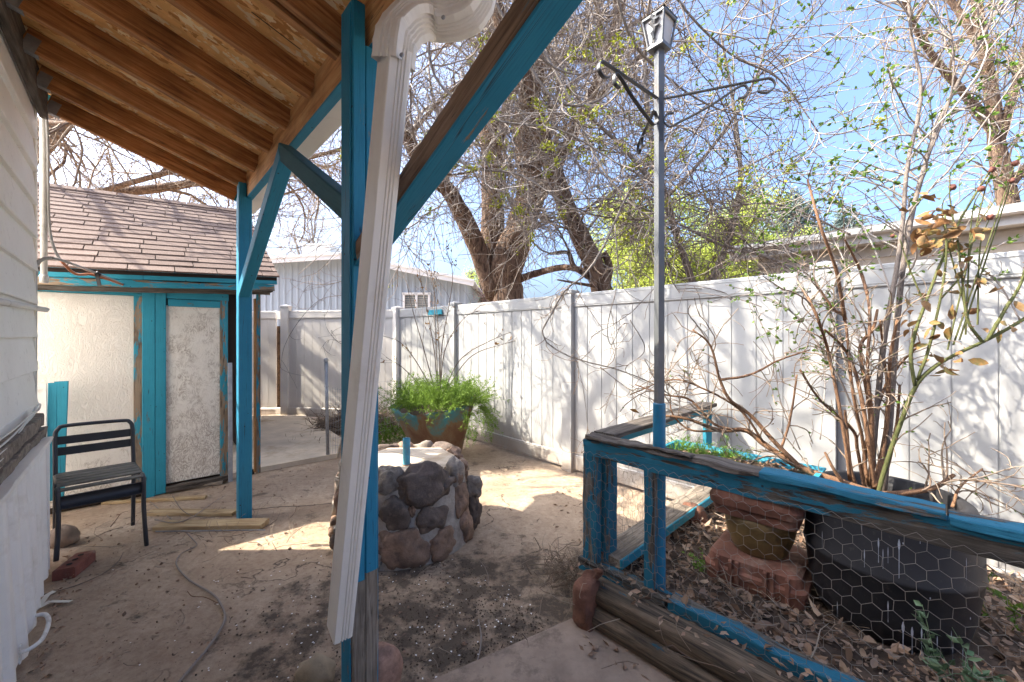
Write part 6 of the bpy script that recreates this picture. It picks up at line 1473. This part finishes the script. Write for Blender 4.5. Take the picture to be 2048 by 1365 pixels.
# ================================================================ SHRUBS IN THE TUB
TZ = BZ-.02+.41
def canes(name, label, specs, mat, parent=None, side=None, leafspec=None, n=24, cat='shrub', pn='canes'):
    base = []; RR = []
    for pts, r0, r1 in specs:
        base.append(resamp(smoothline([tuple(P(*p)) for p in pts], 7), n)); RR.append(np.linspace(r0, r1, n))
    base = np.array(base); RR = np.array(RR)
    t = thing(name, label, cat, tuple(base[0][0])); V = []; F = []
    for L, R in zip(base, RR):
        v, f = tube1([Vector(p) for p in L], list(R), 8); o = len(V); v = [q+noise.noise_vector(q*45)*.0016 for q in v]; V += v; F += [tuple(x+o for x in g) for g in f]
    mesh(pn, V, F, mat, t, None, True); return t, base, RR
def tub_shrubs():
    r = (1742, 985)
    # young tree with two pale stems
    t, b, R = canes('sapling', 'young two stemmed tree with smooth pale bark and fresh leaves in the black tub', [([(1738, 1000, 1.86), (1750, 860, 1.87), (1768, 680, 1.90), (1790, 560, 1.92), (1806, 440, 1.95), (1815, 330, 1.98), (1843, 185, 2.03), (1822, 70, 2.06), (1815, -60, 2.1)], .0125, .006),
        ([(1765, 995, 1.84), (1778, 860, 1.86), (1790, 700, 1.9), (1803, 560, 1.95), (1822, 440, 2.0), (1850, 330, 2.05), (1885, 230, 2.1), (1940, 120, 2.15), (2010, -10, 2.2), (2040, -80, 2.25)], .0135, .007), ([(1843, 185, 2.03), (1880, 110, 2.05), (1920, 40, 2.08), (1960, -50, 2.1)], .006, .004), ([(1850, 330, 2.05), (1900, 200, 2.0), (1905, 90, 2.0), (1880, -40, 2.0)], .005, .003), ([(1885, 235, 2.1), (1990, 190, 2.1), (2060, 120, 2.12)], .006, .004)], 'bark_sap', cat='tree', pn='trunk')
    sub = [(L[8:], q[8:]) for L, q in zip(b, R)]
    lv = crown(sub, [(64, (.5, 1.2), .0, (.3, 1.05), 12, .4, .4, -.05, .005, .0022, (-.25, 0, .1)), (230, (.4, 1.1), .15, (.12, .45), 8, .4, .5, -.1, .0028, .0016, (0, 0, 0))], None, None)
    emit(lv, 'twig', t, 'twigs', 4)
    for q, cnt in ((lv[0], 750), (lv[1], 1700)):
        S, D, rr = spawn(*q, cnt//3, (.4, 1.3), .15); S = np.repeat(S, 3, 0); D = np.repeat(D, 3, 0)+rng.normal(size=S.shape)*.55; cnt = len(S); s = rng.uniform(.012, .029, cnt); mesh('leaves', *leaves2(S, s, s*.6, D, .25, .4), 'leaf_fresh', t)
    # long arching side shoots reaching left across the fence
    t, b, R = canes('vine_shrub', 'arching thin shoots with paired fresh leaves reaching left over the fence', [([(1760, 960, 1.9), (1700, 760, 1.95), (1650, 600, 2.0), (1560, 480, 2.1), (1500, 300, 2.2), (1480, 200, 2.25)], .005, .002), ([(1750, 960, 1.9), (1690, 780, 2.0), (1600, 640, 2.1), (1520, 590, 2.2), (1450, 570, 2.3)], .005, .002),
        ([(1770, 900, 1.9), (1790, 640, 1.95), (1740, 480, 2.0), (1690, 420, 2.1), (1630, 400, 2.15), (1540, 440, 2.2)], .005, .002), ([(1760, 930, 1.95), (1720, 700, 2.05), (1700, 560, 2.1), (1660, 470, 2.15), (1600, 430, 2.2)], .004, .002), ([(1800, 420, 2.0), (1740, 360, 2.05), (1680, 330, 2.1), (1600, 345, 2.15), (1520, 355, 2.2)], .0035, .0018),
        ([(1810, 330, 2.0), (1720, 270, 2.1), (1660, 215, 2.15), (1560, 240, 2.2)], .0035, .0018), ([(1640, 880, 2.1), (1650, 760, 2.15), (1640, 650, 2.15), (1600, 560, 2.2)], .003, .0016), ([(1600, 900, 2.15), (1560, 800, 2.2), (1545, 700, 2.2), (1500, 600, 2.25)], .003, .0016), ([(2040, 640, 2.0), (1990, 560, 2.05), (1900, 500, 2.1), (1800, 470, 2.2)], .004, .002), ([(1900, 420, 2.1), (1980, 360, 2.1), (2060, 340, 2.1)], .003, .0016), ([(1480, 200, 2.25), (1440, 120, 2.3), (1400, 20, 2.3)], .002, .0012)], 'twig', None)
    lv = crown(list(zip(b, R)), [(150, (.4, 1.1), .2, (.1, .45), 9, .4, .5, -.05, .0025, .0014, (-.1, 0, 0))], None, None); emit(lv, 'twig', t, 'twigs', 3)
    for q, cnt in (((b, R), 480), (lv[0], 820)):
        S, D, rr = spawn(*q, cnt//2, (.4, 1.3), .3); S = np.repeat(S, 2, 0); D = np.repeat(D, 2, 0)+rng.normal(size=S.shape)*.6; cnt = len(S); s = rng.uniform(.012, .027, cnt); mesh('leaves', *leaves2(S, s, s*.62, D, .3, .4), 'leaf_fresh', t)
    # old peeling canes
    sp = []
    rnd = random.Random(8)
    for pts in ([(1700, 960), (1690, 880), (1660, 720), (1640, 650), (1618, 600), (1605, 580)], [(1735, 970), (1725, 880), (1705, 780), (1690, 640), (1668, 620), (1634, 570)], [(1740, 970), (1745, 850), (1735, 740), (1740, 640), (1735, 590)], [(1745, 970), (1740, 820), (1720, 700), (1745, 660), (1755, 620)],
                [(1750, 975), (1772, 860), (1780, 720), (1795, 640)], [(1735, 985), (1730, 900), (1760, 800), (1790, 740), (1840, 690)], [(1730, 985), (1715, 900), (1705, 860), (1640, 800), (1600, 740)], [(1755, 990), (1768, 900), (1775, 800), (1770, 730), (1760, 640)], [(1715, 985), (1700, 930), (1690, 820)],
                [(1748, 980), (1735, 870), (1715, 760), (1690, 700), (1650, 660)], [(1690, 640), (1672, 540), (1640, 450), (1615, 360)], [(1735, 590), (1720, 540), (1690, 480)], [(1700, 985), (1668, 940), (1650, 905)], [(1760, 990), (1790, 870), (1800, 770)]):
        d0 = rnd.uniform(1.78, 1.95); sp.append(([(x, y, d0+(.0006*(985-y))*rnd.uniform(-.3, .6)) for x, y in pts], rnd.uniform(.007, .011), rnd.uniform(.004, .006)))
    t, b, R = canes('old_shrub', 'clump of peeling red brown pruned canes in the black tub', sp, 'bark_red')
    lv = crown(list(zip(b, R)), [(90, (.4, 1.0), .3, (.06, .3), 8, .5, .5, .1, .004, .002, (0, 0, .2)), (160, (.4, 1.1), .2, (.04, .16), 6, .5, .6, .1, .002, .0012, (0, 0, .1))], None, None); emit(lv, 'twig_brown', t, 'twigs', 4)
    S, D, rr = spawn(*lv[0], 130, (.4, 1.2), .3); s = rng.uniform(.012, .022, 130); mesh('leaves', *leaves(S, s, s*.6, D, .35), 'leaf_fresh', t)
    # low gnarled branch lying over the rail to the left
    t, b, R = canes('gnarled_branch', 'thick gnarled old branch sprawling left from the tub over the trough', [([(1800, 1010, 1.72), (1750, 990, 1.76), (1680, 965, 1.82), (1600, 935, 1.9), (1530, 890, 2.0), (1490, 860, 2.05), (1440, 862, 2.1), (1375, 838, 2.15), (1325, 832, 2.2)], .021, .006), ([(1600, 935, 1.9), (1545, 880, 1.96), (1500, 830, 2.0), (1460, 800, 2.0), (1440, 760, 2.0), (1420, 690, 2.0), (1385, 660, 2.0)], .012, .004),
        ([(1490, 862, 2.05), (1430, 850, 2.05), (1380, 800, 2.1), (1330, 790, 2.15), (1270, 770, 2.2)], .008, .003), ([(1440, 760, 2.0), (1500, 750, 2.0), (1560, 720, 2.0), (1620, 700, 2.0)], .007, .003), ([(1530, 890, 2.0), (1480, 820, 2.0), (1400, 775, 2.05), (1340, 760, 2.1), (1260, 790, 2.15)], .006, .003), ([(1440, 862, 2.1), (1380, 860, 2.15), (1345, 828, 2.2), (1340, 790, 2.2)], .006, .003),
        ([(1560, 905, 1.95), (1580, 840, 1.95), (1594, 750, 1.97)], .006, .004), ([(1750, 990, 1.76), (1820, 985, 1.74), (1870, 975, 1.74), (1908, 950, 1.74)], .014, .007), ([(1750, 1000, 1.74), (1800, 1020, 1.68), (1860, 1060, 1.62), (1920, 1085, 1.6), (1960, 1120, 1.58)], .012, .006), ([(1905, 1015, 1.70), (1920, 975, 1.72), (1965, 938, 1.76)], .006, .003)], 'bark_red')
    lv = crown(list(zip(b, R)), [(80, (.4, 1.2), .25, (.08, .35), 8, .6, .6, .05, .0045, .002, (0, 0, .1)), (220, (.4, 1.2), .2, (.04, .2), 6, .6, .7, 0, .0022, .0013, (0, 0, 0))], None, None); emit(lv, 'twig_brown', t, 'twigs', 4)
    S, D, rr = spawn(*lv[0], 70, (.4, 1.2), .4); s = rng.uniform(.010, .02, 70); mesh('leaves', *leaves(S, s, s*.6, D, .35), 'leaf_fresh', t)
    # green thorny rose
    t, b, R = canes('rose_bush', 'thorny green rose canes with curled brown leaves and dried hips', [([(1752, 1005, 1.74), (1772, 930, 1.74), (1800, 850, 1.73), (1830, 775, 1.72), (1868, 735, 1.71), (1920, 705, 1.70), (1975, 680, 1.69), (2048, 638, 1.68), (2110, 590, 1.68)], .0085, .006), ([(1830, 772, 1.72), (1822, 700, 1.73), (1850, 610, 1.74), (1880, 530, 1.75), (1910, 460, 1.76), (1950, 390, 1.77), (1995, 320, 1.78)], .007, .0035), ([(1965, 685, 1.69), (1935, 640, 1.7), (1925, 560, 1.71), (1915, 480, 1.72)], .006, .003),
        ([(1835, 760, 1.72), (1860, 690, 1.71), (1880, 600, 1.71), (1892, 520, 1.71), (1890, 430, 1.71)], .006, .003), ([(1850, 610, 1.74), (1820, 540, 1.76), (1800, 480, 1.78)], .004, .002), ([(1880, 600, 1.71), (1930, 540, 1.71), (1945, 470, 1.71), (1990, 400, 1.71)], .004, .002), ([(1975, 680, 1.69), (2010, 620, 1.68), (2045, 560, 1.68), (2060, 480, 1.68)], .007, .004), ([(1910, 455, 1.76), (1900, 400, 1.76), (1900, 350, 1.76)], .003, .002)], 'bark_green')
    S, D, rr = spawn(b, R, 330, (1.2, 1.6), .05); L = rng.uniform(.005, .009, 330); Q = np.stack([S+D*rr[:, None]*.8, S+D*(rr+L*.5)[:, None], S+D*(rr+L)[:, None]-np.array([0, 0, .002])], 1); tag(mesh('thorns', *tubes(Q, np.tile(np.array([[.0022, .0012, .0002]]), (330, 1)), 4), 'bark_red', t), kind='stuff')
    cl = [(1880, 450, 1.74, 34, .04), (1850, 480, 1.74, 16, .035), (1915, 470, 1.73, 22, .035), (1900, 520, 1.72, 8, .035), (1860, 640, 1.72, 9, .035), (1880, 700, 1.71, 9, .035), (1870, 390, 1.76, 4, .02), (1960, 570, 1.71, 6, .03), (2010, 560, 1.69, 0, .03), (2000, 640, 1.69, 6, .03), (1985, 560, 1.7, 5, .025), (1830, 600, 1.74, 6, .03), (1895, 740, 1.71, 5, .025)]
    S = np.concatenate([np.array(P(x, y, d))+rng.normal(size=(n, 3))*s for x, y, d, n, s in cl if n]); m = len(S)
    L = rng.uniform(.032, .066, m); D = rng.normal(size=(m, 3))*np.array([1, 1, .7])+np.array([0, 0, -.55])
    mesh('curled_leaves', *leaves2(S, L, L*rng.uniform(.42, .62, m), D, 0, 1.1), 'leaf_brown', t, None, True)
    hips = [(1985, 340), (2030, 327), (2024, 362), (1963, 378), (1905, 375), (1980, 435), (1940, 280), (1785, 472)]
    for i, (x, y) in enumerate(hips): rock('rose_hip', P(x, y, 1.76), .017 if i < 6 else .011, 'hip', t, seed=i+3, sq=(.8, .8, .8), rough=.2, sub=2)
    q2 = [([(1895+i*12, 700-10*i, 1.72), (x-20, y+60, 1.76), (x, y, 1.76)], .003, .0016) for i, (x, y) in enumerate(hips[:6])]
    base = np.array([resamp(smoothline([tuple(P(*p)) for p in pts], 7), 14) for pts, _, _ in q2]); mesh('hip_stalks', *tubes(base, np.tile(np.linspace(.0035, .0016, 14), (6, 1)), 5), 'bark_green', t)
tub_shrubs()
def hanging_vine():
    t, b, R = canes('hanging_branch', 'thin bare branch dangling in a hooked curve before the sunlit fence', [([(1330, 330, 3.4), (1260, 380, 3.4), (1215, 480, 3.35), (1170, 550, 3.3), (1130, 580, 3.3), (1105, 625, 3.3), (1090, 650, 3.3), (1085, 665, 3.3), (1098, 690, 3.3), (1150, 718, 3.25), (1230, 738, 3.2), (1300, 765, 3.2), (1340, 790, 3.15)], .010, .004), ([(1230, 450, 3.2), (1235, 560, 3.2), (1215, 650, 3.2), (1222, 690, 3.2), (1240, 655, 3.2)], .005, .0025), ([(1150, 718, 3.25), (1165, 770, 3.2), (1175, 850, 3.2), (1178, 900, 3.15)], .003, .0015), ([(1260, 640, 3.1), (1290, 700, 3.1), (1250, 740, 3.1), (1300, 770, 3.0)], .004, .002), ([(1200, 735, 3.2), (1260, 780, 3.1), (1330, 810, 3.0)], .004, .002)], 'bark_grey')
    lv = crown(list(zip(b, R)), [(46, (.4, 1.2), .2, (.12, .5), 8, .5, .7, -.1, .004, .002, (.1, 0, 0)), (90, (.4, 1.2), .2, (.06, .22), 6, .5, .8, -.1, .0024, .0015, (0, 0, 0))], None, None); emit(lv, 'twig_brown', t, 'twigs', 3)
    t, b, R = canes('hanging_branch', 'wispy hanging twigs before the grey building wall between the posts', [([(690, 590, 6.), (640, 600, 6.), (600, 640, 6.), (570, 690, 6.), (560, 740, 6.)], .005, .002), ([(740, 660, 6.), (690, 690, 6.), (655, 660, 6.), (648, 625, 6.)], .005, .002), ([(760, 520, 6.), (690, 560, 6.), (640, 570, 6.), (580, 560, 6.)], .006, .0025), ([(700, 470, 6.), (640, 540, 6.), (600, 555, 6)], .005, .002), ([(700, 690, 6.), (660, 680, 6.), (640, 700, 6)], .003, .0015)], 'bark_grey')
    lv = crown(list(zip(b, R)), [(40, (.4, 1.2), .1, (.2, .7), 8, .5, .7, -.2, .004, .0025, (0, 0, 0))], None, None); emit(lv, 'twig', t, 'twigs', 3)
    t, b, R = canes('dead_leaf_branch', 'thin twig carrying one rust red leaf above the pen side rail', [([(1215, 850, 2.9), (1235, 835, 2.9), (1262, 822, 2.88)], .002, .001)], 'twig_dark')
    V, F = leaves(np.array([tuple(P(1258, 818, 2.88))]), .085, .04, np.array([(.6, 0, -.3)]), .5); mesh('leaf', V, F, 'leaf_brown', t)
hanging_vine()
